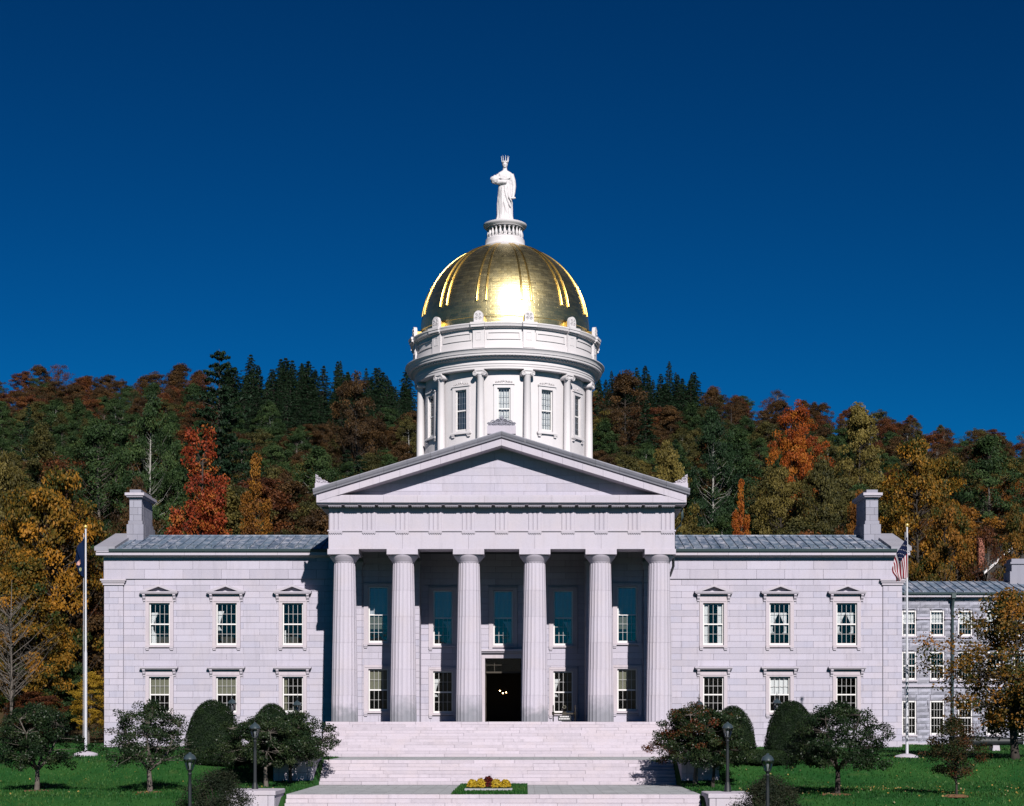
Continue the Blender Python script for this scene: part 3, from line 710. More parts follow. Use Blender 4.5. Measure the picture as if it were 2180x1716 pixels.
for sx in (-1, 1):      # the open leaves folded back against the hall walls
    lf = MB().box(sx*1.20-0.03, sx*1.20+0.03, YW+0.46, YW+1.6, 0.02, 3.3)
    for q in range(3): lf.box(sx*1.165-0.01, sx*1.165+0.01, YW+0.6, YW+1.46, 0.25+q*1.02, 1.1+q*1.02)
    lf.build('door_leaf', WOODF, dw)
tr = MB().box(-1.2, 1.2, YW+0.36, YW+0.44, 3.31, 3.42)
for c in range(5): tr.box(-1.2+c*0.59, -1.16+c*0.59, YW+0.37, YW+0.43, 3.42, 4.3)
tr.box(-1.2, 1.2, YW+0.375, YW+0.425, 3.84, 3.88); tr.build('transom_bars', WOODF, dw)
MB().box(-1.2, 1.2, YW+0.395, YW+0.405, 3.42, 4.29).build('transom_glass', GLASS, dw)
ch = thing('chandelier', 'small lit chandelier glowing in the dark entrance hall', 'chandelier', (-0.1, YW+6.5, 1.9))
cb_ = MB().tube([(0,0,3.06),(0,0,0.1)], 0.015, 6)
for k in range(3):
    a = 0.5+2.1*k; cb_.tube([(0,0,0.1),(0.16*math.cos(a),0.16*math.sin(a),0.02),(0.26*math.cos(a),0.26*math.sin(a),0.1)], 0.012, 5)
cb_.build('stem', BRONZE, ch)
for k, dz in enumerate((0.10, 0.22, 0.04)):
    a = 0.5+2.1*k; MB().ball((0.26*math.cos(a), 0.26*math.sin(a), 0.13+dz), 0.042, 8, 6).build('bulb', BULB, ch, smooth='all')

# ---- podium and portico floor
MB().box(-11.05, 11.05, -0.4, YW+0.02, -2.3, -0.012).build('portico_floor', PAVE_G, SH)

# ---- the six Doric columns
NF = 20
def flute(a): return 1-0.035*abs(math.sin(a*NF/2))**0.7
def shaft_r(z): t = z/10.15; return 0.85-0.145*t-0.03*t*t+0.012*math.sin(math.pi*t)
cuts = [0.0, 1.68, 3.34, 5.03, 6.68, 8.35, 10.12]
dms = []
for a, b in zip(cuts, cuts[1:]):
    pr = [(shaft_r(a)-0.006, a+0.002), (shaft_r(a), a+0.008)]+[(shaft_r(a+(b-a)*q/4), a+(b-a)*q/4) for q in (1, 2, 3)]+[(shaft_r(b), b-0.008), (shaft_r(b)-0.006, b-0.002)]
    dms.append(MB().lathe(pr, 120, flute=lambda a: 1-0.05*(1-(2*((a*NF/(2*math.pi)) % 1)-1)**2)).mesh('drum', STONE_L, 'smooth'))
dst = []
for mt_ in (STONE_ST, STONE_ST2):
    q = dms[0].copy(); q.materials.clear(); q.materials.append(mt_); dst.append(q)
ech = MB().lathe([(0.675, 10.124), (0.675, 10.16), (0.70, 10.165), (0.70, 10.19), (0.715, 10.20), (0.76, 10.27), (0.85, 10.38), (0.94, 10.50), (0.965, 10.56), (0.95, 10.598)], 48).mesh('echinus', STONE_L, 'smooth')
aba = MB().cham(-0.99, 0.99, 10.602, 10.945, -0.99, 0.99, 0.012).mesh('abacus', STONE_L)
core_m = MB().lathe([(0.55, 0), (0.5, 10.9)], 24, caps=True).mesh('column', STONE_L)
for k, x in enumerate((-10.05, -6.3, -2.1, 2.1, 6.3, 10.05)):
    c = link('column', core_m, SH, loc=(x, 0.95, 0.002))
    for q, d in enumerate(dms):
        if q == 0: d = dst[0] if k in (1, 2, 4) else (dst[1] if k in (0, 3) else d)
        link('drum', d, c, rz=0.02*q)
    link('echinus', ech, c); link('abacus', aba, c)

# ---- entablature
for a, b in zip([-10.98, -6.3, -2.1, 2.1, 6.3], [-6.3, -2.1, 2.1, 6.3, 10.98]):
    MB().cham(a+0.004, b-0.004, 10.95, 12.06, 0.06, 1.75, 0.008).build('architrave_block', STONE_L, SH)
for sgn in (-1, 1):
    a, b = sorted((sgn*9.25, sgn*10.98)); MB().box(a, b, 1.76, YP-0.14, 10.95, 12.06).build('architrave_block', STONE_L, SH)
    a, b = sorted((sgn*9.3, sgn*10.96)); MB().box(a, b, 1.0, 34, 12.2, 14.25).build('side_frieze', STONE_L, SH)
    a, b = sorted((sgn*9.3, sgn*10.9)); MB().box(a, b, YP-0.1, 34, 11.0, 12.19).build('side_wall', STONE_L, SH)
MB().box(-11.04, 11.04, -0.02, 1.7, 12.065, 12.155).build('taenia', STONE_L, SH)
MB().box(-10.96, 10.96, 0.12, 1.6, 12.16, 13.75).build('frieze', STONE_L, SH)
fz = [o for o in SH.children if o.name.startswith('frieze')][0]
tg = MB()
prof = []
wdt = 0.84
def trig_pts():
    x0 = -wdt/2; g = 0.052; pts = [(x0, 0.0), (x0, -0.02)]
    # three shanks with V grooves, in plan (x, y)
    pts = [(x0, 0.06), (x0, 0.0), (x0+0.05, -0.055)]
    for c in (-0.14, 0.14): pts += [(c-0.055, -0.055), (c, 0.005), (c+0.055, -0.055)]
    pts += [(-x0-0.05, -0.055), (-x0, 0.0), (-x0, 0.06)]
    return pts
tg.prism(trig_pts()[::-1], 12.162, 13.38, 'z'); tg.box(-wdt/2-0.02, wdt/2+0.02, -0.08, 0.06, 13.384, 13.56)
tgm = tg.mesh('triglyph', STONE_L)
rg = MB().box(-wdt/2, wdt/2, -0.075, 0.06, 11.965, 12.06)
for k in range(6): rg.lathe([(0.035, 11.962), (0.05, 11.90)], 6, c=(-wdt/2+0.07+k*0.14, -0.02), caps=True)
rgm = rg.mesh('regula', STONE_L)
mu = MB().box(-wdt/2, wdt/2, -0.60, 0.05, 13.60, 13.70)
for j in range(2):
    for k in range(6): mu.lathe([(0.032, 13.598), (0.04, 13.55)], 5, c=(-wdt/2+0.07+k*0.14, -0.52+0.25*j), caps=True)
mum = mu.mesh('mutule', STONE_L)
for k in range(11): x = -10.52+k*2.104; link('triglyph', tgm, fz, loc=(x, 0.12, 0)); link('regula', rgm, fz, loc=(x, 0.06, 0))
for k in range(21): link('mutule', mum, fz, loc=(-10.52+k*1.052, 0.10, 0))
# horizontal cornice stones, sides of the cornice
for k in range(11):
    a, b = -11.65+k*2.118, -11.65+(k+1)*2.118
    MB().prism([(-0.74, 13.80), (-0.74, 14.18), (-0.68, 14.22), (-0.68, 14.28), (0.5, 14.28), (0.5, 13.703), (-0.60, 13.703), (-0.60, 13.80)], a+0.005, b-0.005, 'x').build('cornice_stone', STONE_L, SH)
for sgn in (-1, 1):
    for k in range(14):
        ya, yb = 0.52+k*2.4, 0.52+(k+1)*2.4-0.01
        a, b = sorted((sgn*10.5, sgn*11.65)); MB().box(a, b, ya, yb, 13.75, 14.27).build('cornice_stone', STONE_L, SH)
    for k in range(8):
        a, b = sorted((sgn*10.97, sgn*11.5)); MB().box(a, b, 0.9+k*1.05, 1.74+k*1.05, 13.60, 13.72).build('mutule', STONE_L, fz)
    # rainwater leader bent round the cornice and capital
for px0 in (1,):
    MB().tube([(11.55, 1.6, 13.75), (11.62, 1.7, 13.2), (11.5, 1.9, 12.7), (11.12, 2.1, 12.35), (11.08, 2.2, 11.2), (11.1, 2.6, 10.6), (11.2, 3.6, 10.2), (11.1, 5.0, 9.7)], 0.09, 8).build('leader_pipe', GUTTER, SH, smooth='all')
# portico ceiling
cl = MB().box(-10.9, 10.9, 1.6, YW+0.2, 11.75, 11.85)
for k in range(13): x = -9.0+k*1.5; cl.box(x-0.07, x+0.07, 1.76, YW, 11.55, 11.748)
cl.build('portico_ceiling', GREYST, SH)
# tympanum
ty = MB().prism([(-11.0, 14.2), (11.0, 14.2), (0, 17.5)], 0.42, 0.8, 'y'); tym = ty.build('tympanum', BACK, SH)
hts = [14.28, 14.66, 15.16, 15.65, 16.14, 16.62, 17.1, 17.6]
for k, (za, zb) in enumerate(zip(hts, hts[1:])):
    hw_ = (17.55-za)/0.302; js = [j for j in [(-12+3.3*i+(1.65 if k % 2 else 0.2)) for i in range(9)] if -hw_+0.5 < j < hw_-0.5]; js = [-hw_]+js+[hw_]
    for a, b in zip(js, js[1:]):
        top = lambda x: min(zb-0.006, 17.62-0.302*abs(x))
        pts = [(a+0.006, za+0.006), (b-0.006, za+0.006), (b-0.006, max(za+0.01, top(b-0.006)))]
        if a < 0 < b and top(0) < zb-0.006: pts.append((0, top(0)))
        for xx in ((17.62-zb+0.006)/0.302, -(17.62-zb+0.006)/0.302):
            if a < xx < b: pts.append((xx, zb-0.006))
        pts.append((a+0.006, max(za+0.01, top(a+0.006))))
        MB().prism(pts, 0.385, 0.5, 'y').build('block', STONE, tym)
# raking cornice
SLP = 0.305
for sgn in (-1, 1):
    n1 = 8; xe = 11.85
    def seg(a, b, o0, o1, y0, y1, name, mt_):
        zl = lambda x: 18.26-SLP*x
        pts = [(sgn*a, zl(a)-o1), (sgn*b, zl(b)-o1), (sgn*b, zl(b)-o0), (sgn*a, zl(a)-o0)]
        return MB().prism(pts if sgn > 0 else pts[::-1], y0, y1, 'y').build(name, mt_, SH)
    for k in range(n1):
        a, b = xe*k/n1, xe*(k+1)/n1
        s_ = MB(); zl = lambda x: 18.26-SLP*x
        # sima with a cyma face: three steps forward towards the top
        pf = [(-0.78, 0.36), (-0.82, 0.28), (-0.90, 0.20), (-0.97, 0.10), (-1.0, 0.05), (-1.0, 0.0), (0.6, 0.0), (0.6, 0.36)]; m_ = len(pf)
        ends = [(sgn*(a+0.006), zl(a)), (sgn*(b-0.006), zl(b))]
        s_.add([(X_, y_, Z_-o_) for X_, Z_ in ends for y_, o_ in pf], [tuple(range(m_)), tuple(range(2*m_-1, m_-1, -1))]+[(i, (i+1) % m_, (i+1) % m_+m_, i+m_) for i in range(m_)])
        s_.build('sima_stone', SIMA, SH)
    seg(0, xe-0.1, 0.362, 0.46, -0.58, 0.5, 'rake_fillet', STONE_L)
    for k in range(9):
        a, b = (xe-0.35)*k/9, (xe-0.35)*(k+1)/9
        seg(a+0.005, b-0.005, 0.462, 0.87, -0.76, 0.45, 'raking_cornice_stone', STONE_L)
    # main roof slope
    rm_ = MB(); xe2 = sgn*11.8
    rm_.add([(0, 0.6, 18.22), (xe2, 0.6, 18.22-SLP*11.8), (xe2, 35, 18.22-SLP*11.8), (0, 35, 18.22)], [(0,1,2,3)])
    rm_.build('main_roof', ROOFM, SH)
bw = MB().add([(-10.9,34,-2),(10.9,34,-2),(10.9,34,14.3),(0,34,17.9),(-10.9,34,14.3)], [(4,3,2,1,0)]); bw.build('back_wall', STONE, SH)
# acroteria
def spiral(mb, cx, cz, r, y, turns=1.6, flip=1, th=0.03, n=22, a0=0.0):
    pts = [(cx+flip*r*(1-0.8*i/n)*math.cos(a0+turns*2*math.pi*i/n), y, cz+r*(1-0.8*i/n)*math.sin(a0+turns*2*math.pi*i/n)) for i in range(n+1)]
    mb.tube(pts, [th*(1-0.4*i/n) for i in range(n+1)], 5)
ac = MB(); ac.box(-0.9, 0.9, -0.85, -0.45, 18.1, 18.62); a0 = ac.build('acroterion', STONE_L, SH, label='carved scroll acroterion on the pediment apex')
acs = MB(); acs.prism([(-0.84, 18.62), (0.84, 18.62), (0.80, 18.78), (0.45, 18.95), (0.12, 19.12), (-0.12, 19.12), (-0.45, 18.95), (-0.80, 18.78)], -0.66, -0.60, 'y')
for sx in (-1, 1):
    for cx, cz, r in ((0.20, 18.90, 0.17), (0.52, 18.82, 0.17), (0.78, 18.74, 0.11), (0.34, 18.72, 0.09), (0.08, 18.74, 0.10)): spiral(acs, sx*cx, cz, r, -0.70, flip=sx, th=0.035)
acs.ball((0, -0.70, 19.14), (0.09, 0.06, 0.14), 8, 6); acs.build('carving', GREYST, a0)
for sgn in (-1, 1):
    b = MB(); p = [(sgn*11.72, 14.5), (sgn*10.75, 14.9), (sgn*10.75, 15.0), (sgn*11.72, 15.0)]
    b.prism(p if sgn < 0 else p[::-1], -0.9, -0.3, 'y'); a1 = b.build('acroterion', STONE_L, SH)
    c = MB(); p = [(sgn*11.70, 15.0), (sgn*10.80, 15.0), (sgn*11.1, 15.12), (sgn*11.45, 15.34), (sgn*11.70, 15.60)]
    c.prism(p if sgn < 0 else p[::-1], -0.72, -0.56, 'y')
    for cx, cz, r in ((11.5, 15.22, 0.17), (11.18, 15.10, 0.11), (11.62, 15.42, 0.09), (11.0, 15.06, 0.06), (11.38, 15.06, 0.06)): spiral(c, sgn*cx, cz, r, -0.76, flip=-sgn, th=0.03)
    c.build('carving', STONE_L, a1)

# ---- emit ashlar: the 300 largest as blocks of their own, the rest joined
BLOCKS.sort(key=lambda t: -t[0])
rest = {}
for i, (_, p, q, r, s, yf, wall, mt_) in enumerate(BLOCKS):
    g_ = random.uniform(0.003, 0.007); c = 0.010
    if i < 300:
        pw_, ph_ = (q-p)/2, (s-r)/2
        MB().cham(-pw_+g_, pw_-g_, -ph_+g_, ph_-g_, random.uniform(-0.004, 0.004), 0.06, c).build('block', mt_, wall, loc=((p+q)/2, yf, (r+s)/2))
    else:
        rest.setdefault(random.randrange(3), MB()).cham(p+g_, q-g_, r+g_, s-g_, yf+random.uniform(-0.004, 0.004), yf+0.06, c)
allb = MB()
for k in rest: allb.add(rest[k].v, rest[k].f, k)
ST3 = [stone('granite_ashlar_%s' % nm, c, var=0.02) for nm, c in (('pale', (0.485, 0.455, 0.515)), ('middle', (0.46, 0.435, 0.495)), ('cool', (0.43, 0.415, 0.485)))]
allb.build('small_blocks', ST3, SH, kind='stuff')

# ------------------------------------------------------------------ drum, dome
DY = 17.0
TW = MB(); NW = 12
rw = 6.05; zw0, zw1 = 20.5, 23.4; ha = math.asin(0.46/rw)
def ring_wall(mb, r, z0, z1, zo0, zo1, halfang, n):
    for k in range(n):
        c = 2*math.pi*k/n; e = math.pi/n
        for a, b, holes in ((c-e, c-halfang, False), (c-halfang, c+halfang, True), (c+halfang, c+e, False)):
            for za, zb in ((z0, zo0), (zo0, zo1), (zo1, z1)):
                if holes and (za, zb) == (zo0, zo1): continue
                mb.lathe([(r, za), (r, zb)], 3, (0, 0), a, b)
ring_wall(TW, rw, 16.0, 24.7, zw0, zw1, ha, NW)
TW.lathe([(6.7, 16.0), (6.7, 18.7), (6.55, 18.8), (6.1, 18.82)], 96)
tower = TW.build('drum_wall', WPAINT, SH, loc=(0, DY, 0), smooth='smooth')
MB().lathe([(5.3, 16), (5.3, 24.6)], 48).build('drum_inner_wall', CURT, tower, smooth='all')
dwn = sash_window('window', 0.92, zw0, zw1, 4, 3, 'drum', mtl=MUNTIN_D, panes=False)
curtain(dwn, -0.5, 0.5, zw0, zw1, None, CURT, 0.30)
rr = rw*math.cos(ha)+0.02
dwn.location = (0, DY-rr, 0)
sh = MB().lathe([(0.37, 18.86), (0.37, 18.95), (0.33, 18.99), (0.33, 19.03), (0.36, 19.08), (0.30, 19.14), (0.285, 19.2), (0.28, 21.0), (0.24, 24.15), (0.27, 24.19), (0.27, 24.24)], 32, flute=lambda a: 1-0.05*abs(math.sin(a*9))).mesh('drum_column', WPAINT, 'smooth')
cpm = MB(); cpm.box(-0.33, 0.33, -0.33, 0.33, 24.52, 24.64); cpm.box(-0.30, 0.30, -0.27, 0.27, 24.36, 24.518)
for sx in (-1, 1):
    cpm.v and cpm.prism([(sx*0.33+0.165*math.cos(a*math.pi/8), 24.36+0.165*math.sin(a*math.pi/8)) for a in range(16)], -0.31, 0.31, 'y')
    spiral(cpm, sx*0.33, 24.36, 0.14, -0.325, flip=sx, th=0.025, turns=1.8)
cpm.lathe([(0.27, 24.24), (0.31, 24.30), (0.31, 24.36)], 16, caps=True)
cpm = cpm.mesh('capital', WPAINT)
plm = MB().box(-0.40, 0.40, -0.40, 0.40, 18.62, 18.858).mesh('plinth', WPAINT)
afm = MB(); pts = [(-0.33, 27.82), (0.33, 27.82), (0.33, 28.30)]+[(0.33*math.cos(a*math.pi/8), 28.30+0.36*math.sin(a*math.pi/8)) for a in range(1, 8)]+[(-0.33, 28.30)]
afm.prism(pts, -0.12, 0.12, 'y')
for sx in (-1, 1): spiral(afm, sx*0.13, 28.14, 0.11, -0.14, flip=sx, th=0.022); spiral(afm, sx*0.11, 28.40, 0.09, -0.14, flip=sx, th=0.02)
afm.ball((0, -0.13, 28.33), (0.05, 0.04, 0.12), 6, 5)
afm = afm.mesh('antefix', WPAINT)
afb = MB().box(-0.31, 0.31, 0.12, 0.75, 27.82, 28.30).mesh('antefix_back', GOLDR)
pier = MB().box(-0.42, 0.42, -0.14, 0.2, 26.10, 27.42).box(-0.20, 0.20, -0.16, -0.13, 26.62, 26.68).box(-0.20, 0.20, -0.16, -0.13, 27.14, 27.20).box(-0.20, -0.15, -0.16, -0.13, 26.68, 27.14).box(0.15, 0.20, -0.16, -0.13, 26.68, 27.14)
pier.box(-0.50, 0.50, -0.42, 0.2, 27.50, 27.66).box(-0.47, 0.47, -0.28, 0.2, 27.42, 27.498).box(-0.53, 0.53, -0.46, 0.2, 27.662, 27.83)
pier = pier.mesh('attic_pier', WPAINT)
pan = MB(); e = math.pi/12-0.085
for za, zb in ((26.66, 26.72), (27.12, 27.18)): pan.lathe([(6.62, za), (6.70, za), (6.70, zb), (6.62, zb)], 10, (0, 0), -e, e)
for sx in (-1, 1): pan.lathe([(6.62, 26.72), (6.70, 26.72), (6.70, 27.12), (6.62, 27.12)], 1, (0, 0), sx*(e-0.008)-0.008, sx*(e-0.008)+0.008)
pan = pan.mesh('attic_panel', WPAINT)
for k in range(12):
    a = 2*math.pi*(k+0.5)/12
    pos = lambda r: (r*math.sin(a), -r*math.cos(a), 0)
    c = link('drum_column', sh, SH, loc=(pos(6.32)[0], DY+pos(6.32)[1], 0), rz=a); link('capital', cpm, c); link('plinth', plm, c)
    pp = link('attic_pier', pier, SH, loc=(pos(6.66)[0], DY+pos(6.66)[1], 0), rz=a)
    f = link('antefix', afm, SH, loc=(pos(6.75)[0], DY+pos(6.75)[1], 0), rz=a); link('antefix_back', afb, f)
    link('attic_panel', pan, SH, loc=(0, DY, 0), rz=a+math.pi/12)
    if k:
        a2 = 2*math.pi*k/12; dup(dwn, SH, (rr*math.sin(a2), DY-rr*math.cos(a2), 0), a2)
en = MB().lathe([(6.0, 24.645), (6.60, 24.645), (6.60, 24.80), (6.63, 24.81), (6.63, 24.96), (6.67, 24.97), (6.67, 25.06), (6.62, 25.07), (6.60, 25.30), (6.68, 25.34)], 120); en.build('drum_entablature', WPAINT, SH, loc=(0, DY, 0), smooth='smooth')
cn = MB().lathe([(6.6, 25.34), (6.74, 25.36), (6.80, 25.47), (7.10, 25.49), (7.12, 25.62), (7.17, 25.64), (7.19, 25.76), (7.26, 25.86), (7.32, 25.90), (7.32, 25.95), (6.7, 26.06)], 144); cn.build('drum_cornice', WPAINT, SH, loc=(0, DY, 0), smooth='smooth')
dn = MB()
for k in range(150):
    a = 2*math.pi*k/150; x, y = math.sin(a), -math.cos(a); tx, ty_ = math.cos(a), math.sin(a); h_ = 0.07
    v_ = [(x*r+tx*s*h_, y*r+ty_*s*h_, z) for z in (25.37, 25.47) for r, s in ((6.76, -1), (6.76, 1), (6.90, 1), (6.90, -1))]
    dn.add(v_, [(0,1,2,3),(4,5,6,7),(2,3,7,6),(1,2,6,5),(3,0,4,7)])
dn.build('dentils', WPAINT, SH, loc=(0, DY, 0), kind='stuff')
at_ = MB().lathe([(6.72, 26.06), (6.72, 26.5), (6.64, 26.52), (6.64, 27.44), (6.76, 27.46), (6.80, 27.52), (6.94, 27.54), (6.96, 27.68), (7.0, 27.72), (7.0, 27.80), (6.1, 27.84)], 120); at_.build('attic', WPAINT, SH, loc=(0, DY, 0), smooth='smooth')
ZC, HD, RD = 28.55, 6.45, 6.2
def dome_r(t): return RD*math.cos(t)
prof = [(6.30, 27.7), (6.28, 28.35), (6.34, 28.38), (6.34, 28.47), (6.22, 28.50)]
tmax = math.acos(1.40/RD)
prof += [(RD*math.cos(tmax*i/40), ZC+HD*math.sin(tmax*i/40)) for i in range(1, 41)]
dome = MB().lathe(prof, 144).build('dome', GOLD, SH, loc=(0, DY, 0), smooth='smooth')
t0 = 0.155
rbm = MB()
for sx in (-1, 1):                                   # a pair of rolled battens edges every rib
    bp = []
    for i in range(33):
        t = t0+(tmax-t0)*i/32; a_ = sx*R(3.2); r_ = RD*math.cos(t)+0.02*math.cos(t); bp.append((r_*math.sin(a_), -r_*math.cos(a_), ZC+HD*math.sin(t)+0.02*math.sin(t)))
    rbm.tube(bp, [0.085*(1-0.45*i/32) for i in range(33)], 10)
rbm = rbm.mesh('rib', GOLDR, 'smooth')
for k in range(12): link('rib', rbm, dome, rz=2*math.pi*(k+0.5)/12)
pedm = MB().lathe([(1.60, 34.78), (1.62, 34.92), (1.52, 34.98), (1.46, 35.10), (1.44, 35.42), (1.36, 35.5), (1.30, 35.55), (0.5, 35.55)], 64); ped = pedm.build('balustrade', WPAINT, SH, loc=(0, DY, 0), smooth='smooth')
bal = MB().box(-0.09, 0.09, -0.09, 0.09, 35.55, 35.63).lathe([(0.07, 35.63), (0.10, 35.70), (0.115, 35.80), (0.10, 35.92), (0.055, 36.05), (0.05, 36.12), (0.08, 36.16), (0.08, 36.2)], 10).box(-0.09, 0.09, -0.09, 0.09, 36.2, 36.28).mesh('baluster', WPAINT, 'smooth')
for k in range(24): a = 2*math.pi*k/24; link('baluster', bal, ped, loc=(1.24*math.sin(a), -1.24*math.cos(a), 0), rz=a)
MB().lathe([(0.9, 35.5), (0.9, 36.28)], 32).build('balustrade_core', WPAINT, ped)
MB().lathe([(0.8, 36.28), (1.42, 36.28), (1.46, 36.36), (1.56, 36.42), (1.60, 36.5), (1.60, 36.58), (1.5, 36.62), (0.86, 36.66), (0.84, 36.84), (0.78, 36.90), (0.0, 36.92)], 64).build('balustrade_top', WPAINT, ped, smooth='smooth')
# ------------------------------------------------------------------ statue on the dome
st = MB()
rings = [(0.0,-0.02,0.66,0.50),(0.12,-0.02,0.62,0.47),(0.35,-0.02,0.58,0.43),(0.8,-0.03,0.57,0.41),(1.2,-0.03,0.55,0.40),(1.62,0.0,0.52,0.38),(2.0,0.02,0.53,0.37),(2.3,0.02,0.52,0.36),(2.6,0.01,0.48,0.34),(2.9,0.0,0.47,0.35),(3.15,0.0,0.50,0.36),(3.35,0.0,0.56,0.32),(3.5,0.0,0.50,0.27),(3.6,0.0,0.32,0.22),(3.68,0.0,0.17,0.16),(3.9,0.0,0.14,0.14)]
vs = []; NS = 72
zz = [i*3.9/70 for i in range(71)]
for z in zz:
    for (a, b) in zip(rings, rings[1:]):
        if a[0] <= z <= b[0]+1e-6: u = (z-a[0])/(b[0]-a[0]); cx, rx, ry = [a[i]+(b[i]-a[i])*u for i in (1, 2, 3)]; break
    for i in range(NS):
        th = 2*math.pi*i/NS; low = max(0, min(1, (2.4-z)/1.2)); hi = max(0, min(1, (z-2.4)/0.5))*max(0, min(1, (3.5-z)/0.2))
        f = 1+low*(0.055*math.sin(9*th+1.6*z+math.sin(2*th))+0.03*math.sin(17*th+2))+hi*0.035*math.sin(z*26+7*math.cos(th))
        f += 0.05*max(0, math.sin((z-1.0)*7+3*th))*max(0, 1-abs(z-1.7)/0.9)
        vs.append((cx+rx*f*math.cos(th), ry*f*math.sin(th), z))
st.add(vs, [(j*NS+i, j*NS+(i+1) % NS, (j+1)*NS+(i+1) % NS, (j+1)*NS+i) for j in range(70) for i in range(NS)]+[tuple(range(NS-1, -1, -1)), tuple(70*NS+i for i in range(NS))])
st.ball((0, -0.03, 4.08), (0.18, 0.22, 0.29), 20, 14); st.ball((0, 0.04, 4.16), (0.215, 0.22, 0.24), 18, 12)
st.ball((0, -0.25, 4.05), (0.035, 0.05, 0.07), 8, 6); st.ball((0, -0.20, 3.90), (0.07, 0.06, 0.05), 8, 6)
st.ball((-0.07, -0.215, 4.15), (0.06, 0.03, 0.02), 8, 6); st.ball((0.07, -0.215, 4.15), (0.06, 0.03, 0.02), 8, 6)
st.tube([(0.46, -0.02, 3.38), (0.60, -0.02, 2.9), (0.66, -0.04, 2.5), (0.64, -0.14, 2.0), (0.60, -0.20, 1.72)], [0.19, 0.19, 0.16, 0.12, 0.10], 12)
st.ball((0.60, -0.24, 1.62), (0.10, 0.10, 0.13), 10, 8); st.tube([(0.45, -0.28, 1.58), (0.78, -0.22, 1.60)], 0.07, 10)
st.tube([(-0.46, -0.02, 3.36), (-0.58, -0.04, 2.95), (-0.50, -0.25, 2.72), (-0.1, -0.42, 2.72), (0.12, -0.44, 2.70)], [0.19, 0.20, 0.18, 0.14, 0.10], 12)
st.ball((-0.72, -0.25, 2.92), (0.32, 0.32, 0.30), 16, 12)
rs_ = random.Random(5)
for k in range(40):
    a, b = rs_.uniform(0, 6.28), rs_.uniform(-1, 1); q = Vector((math.cos(a)*math.sqrt(1-b*b), math.sin(a)*math.sqrt(1-b*b), b))*0.30
    st.ball((-0.74+q.x, -0.25+q.y, 2.92+q.z), 0.055, 6, 5)
for x0, x1, z0, z1 in ((-0.18, 0.30, 2.35, 0.15), (-0.22, -0.24, 2.2, 0.05), (0.0, 0.42, 2.5, 0.9), (0.1, 0.5, 2.5, 1.3)):
    st.tube([(x0+(x1-x0)*t*t, -0.36-0.06*math.sin(t*3), z0+(z1-z0)*t) for t in (0, .25, .5, .75, 1)], [0.06, 0.07, 0.07, 0.06, 0.05], 8)
for q in range(4): st.tube([(0.42*math.cos(a), -0.30+0.0*a-0.06*math.sin(a), 3.42-0.10*q-0.16*math.sin(a)) for a in [math.pi*i/8 for i in range(9)]], 0.035, 6)
sto = thing('statue', 'white robed statue with spiked crown and wheat sheaf on the dome', 'statue', (0, DY, 36.93))
bd = st.build('figure', WPAINT, sto, smooth='all')
rmz = bd.modifiers.new('remesh', 'REMESH'); rmz.mode = 'VOXEL'; rmz.voxel_size = 0.032; rmz.use_smooth_shade = True
cr = MB().lathe([(0.215, 4.24), (0.235, 4.24), (0.24, 4.34), (0.215, 4.34)], 24, (0, 0.0))
for k in range(9):
    a = math.pi*2*k/9+0.17; cr.tube([(0.225*math.sin(a), -0.225*math.cos(a), 4.3), (0.29*math.sin(a), -0.29*math.cos(a), 4.72)], [0.035, 0.014], 5)
cr.build('crown', WPAINT, sto)

# ------------------------------------------------------------------ flags and poles
def flagpole(label, px, ytop, ybase, Y, basekind):
    x, _, zt = at(px, ytop, Y); zb = gz(x, Y)
    t = thing('flagpole', label, 'flagpole', (x, Y, zb), group='flagpoles on the lawn'); h = zt-zb
    MB().lathe([(0.088, 0.22), (0.085, h*0.45), (0.066, h*0.46), (0.052, h-0.12), (0.0, h-0.1)], 16).build('pole', POLE, t, smooth='smooth')
    MB().ball((0, 0, h), 0.12, 14, 10).build('finial_ball', GOLDB, t, smooth='all')
    MB().tube([(-0.12, -0.04, h-0.4), (-0.14, -0.04, 1.2)], 0.012, 5).build('halyard', POLE, t)
    b = MB(); rb = random.Random(px)
    prof = [(0.72, -0.1), (0.72, 0.12), (0.62, 0.19), (0.35, 0.27), (0.15, 0.30), (0, 0.30)]
    b.lathe(prof, 24, flute=(lambda a: 1.0+0.05*math.sin(3*a+1)+0.03*math.sin(7*a)) if basekind else None); b.build('base', STONE_L, t, smooth='smooth')
    return x, zt, t
fx, fz_, _ = flagpole('white flagpole with gold ball at the left end of the house', 182.5, 1121.5, 1610, -5.5, 0)
gx_, gz__, _ = flagpole('white flagpole with gold ball at the right end of the house', 1931, 1118, 1606, -8.5, 1)
def flag(name, label, Y, S, E, nu, nv, matf, mats):
    b = MB(); vs = []
    for j in range(nv+1):
        v = j/nv
        for i in range(nu+1):
            u = i/nu; s, e = S(v), E(v)
            px = s[0]+(e[0]-s[0])*u; py = s[1]+(e[1]-s[1])*u
            dy = 0.09*math.sin(v*11+u*2.2)+0.05*math.sin(u*9+v*5)
            p = at(px+1.2*math.sin(u*7+v*9)*min(1, v*3), py, Y); vs.append((p[0], Y-0.12+dy*min(1, v*2.5), p[2]))
    fs = []; mi = []
    for j in range(nv):
        for i in range(nu): fs.append((j*(nu+1)+i, j*(nu+1)+i+1, (j+1)*(nu+1)+i+1, (j+1)*(nu+1)+i)); mi.append(matf((i+.5)/nu, (j+.5)/nv))
    cx = [sum(q)/len(vs) for q in zip(*vs)]; vs = [(x-cx[0], y-cx[1], z-cx[2]) for x, y, z in vs]
    b.add(vs, fs); b.mi = mi
    o = b.build('cloth', mats, None, smooth='all'); t = thing(name, label, 'flag', cx); o.parent = t; return t
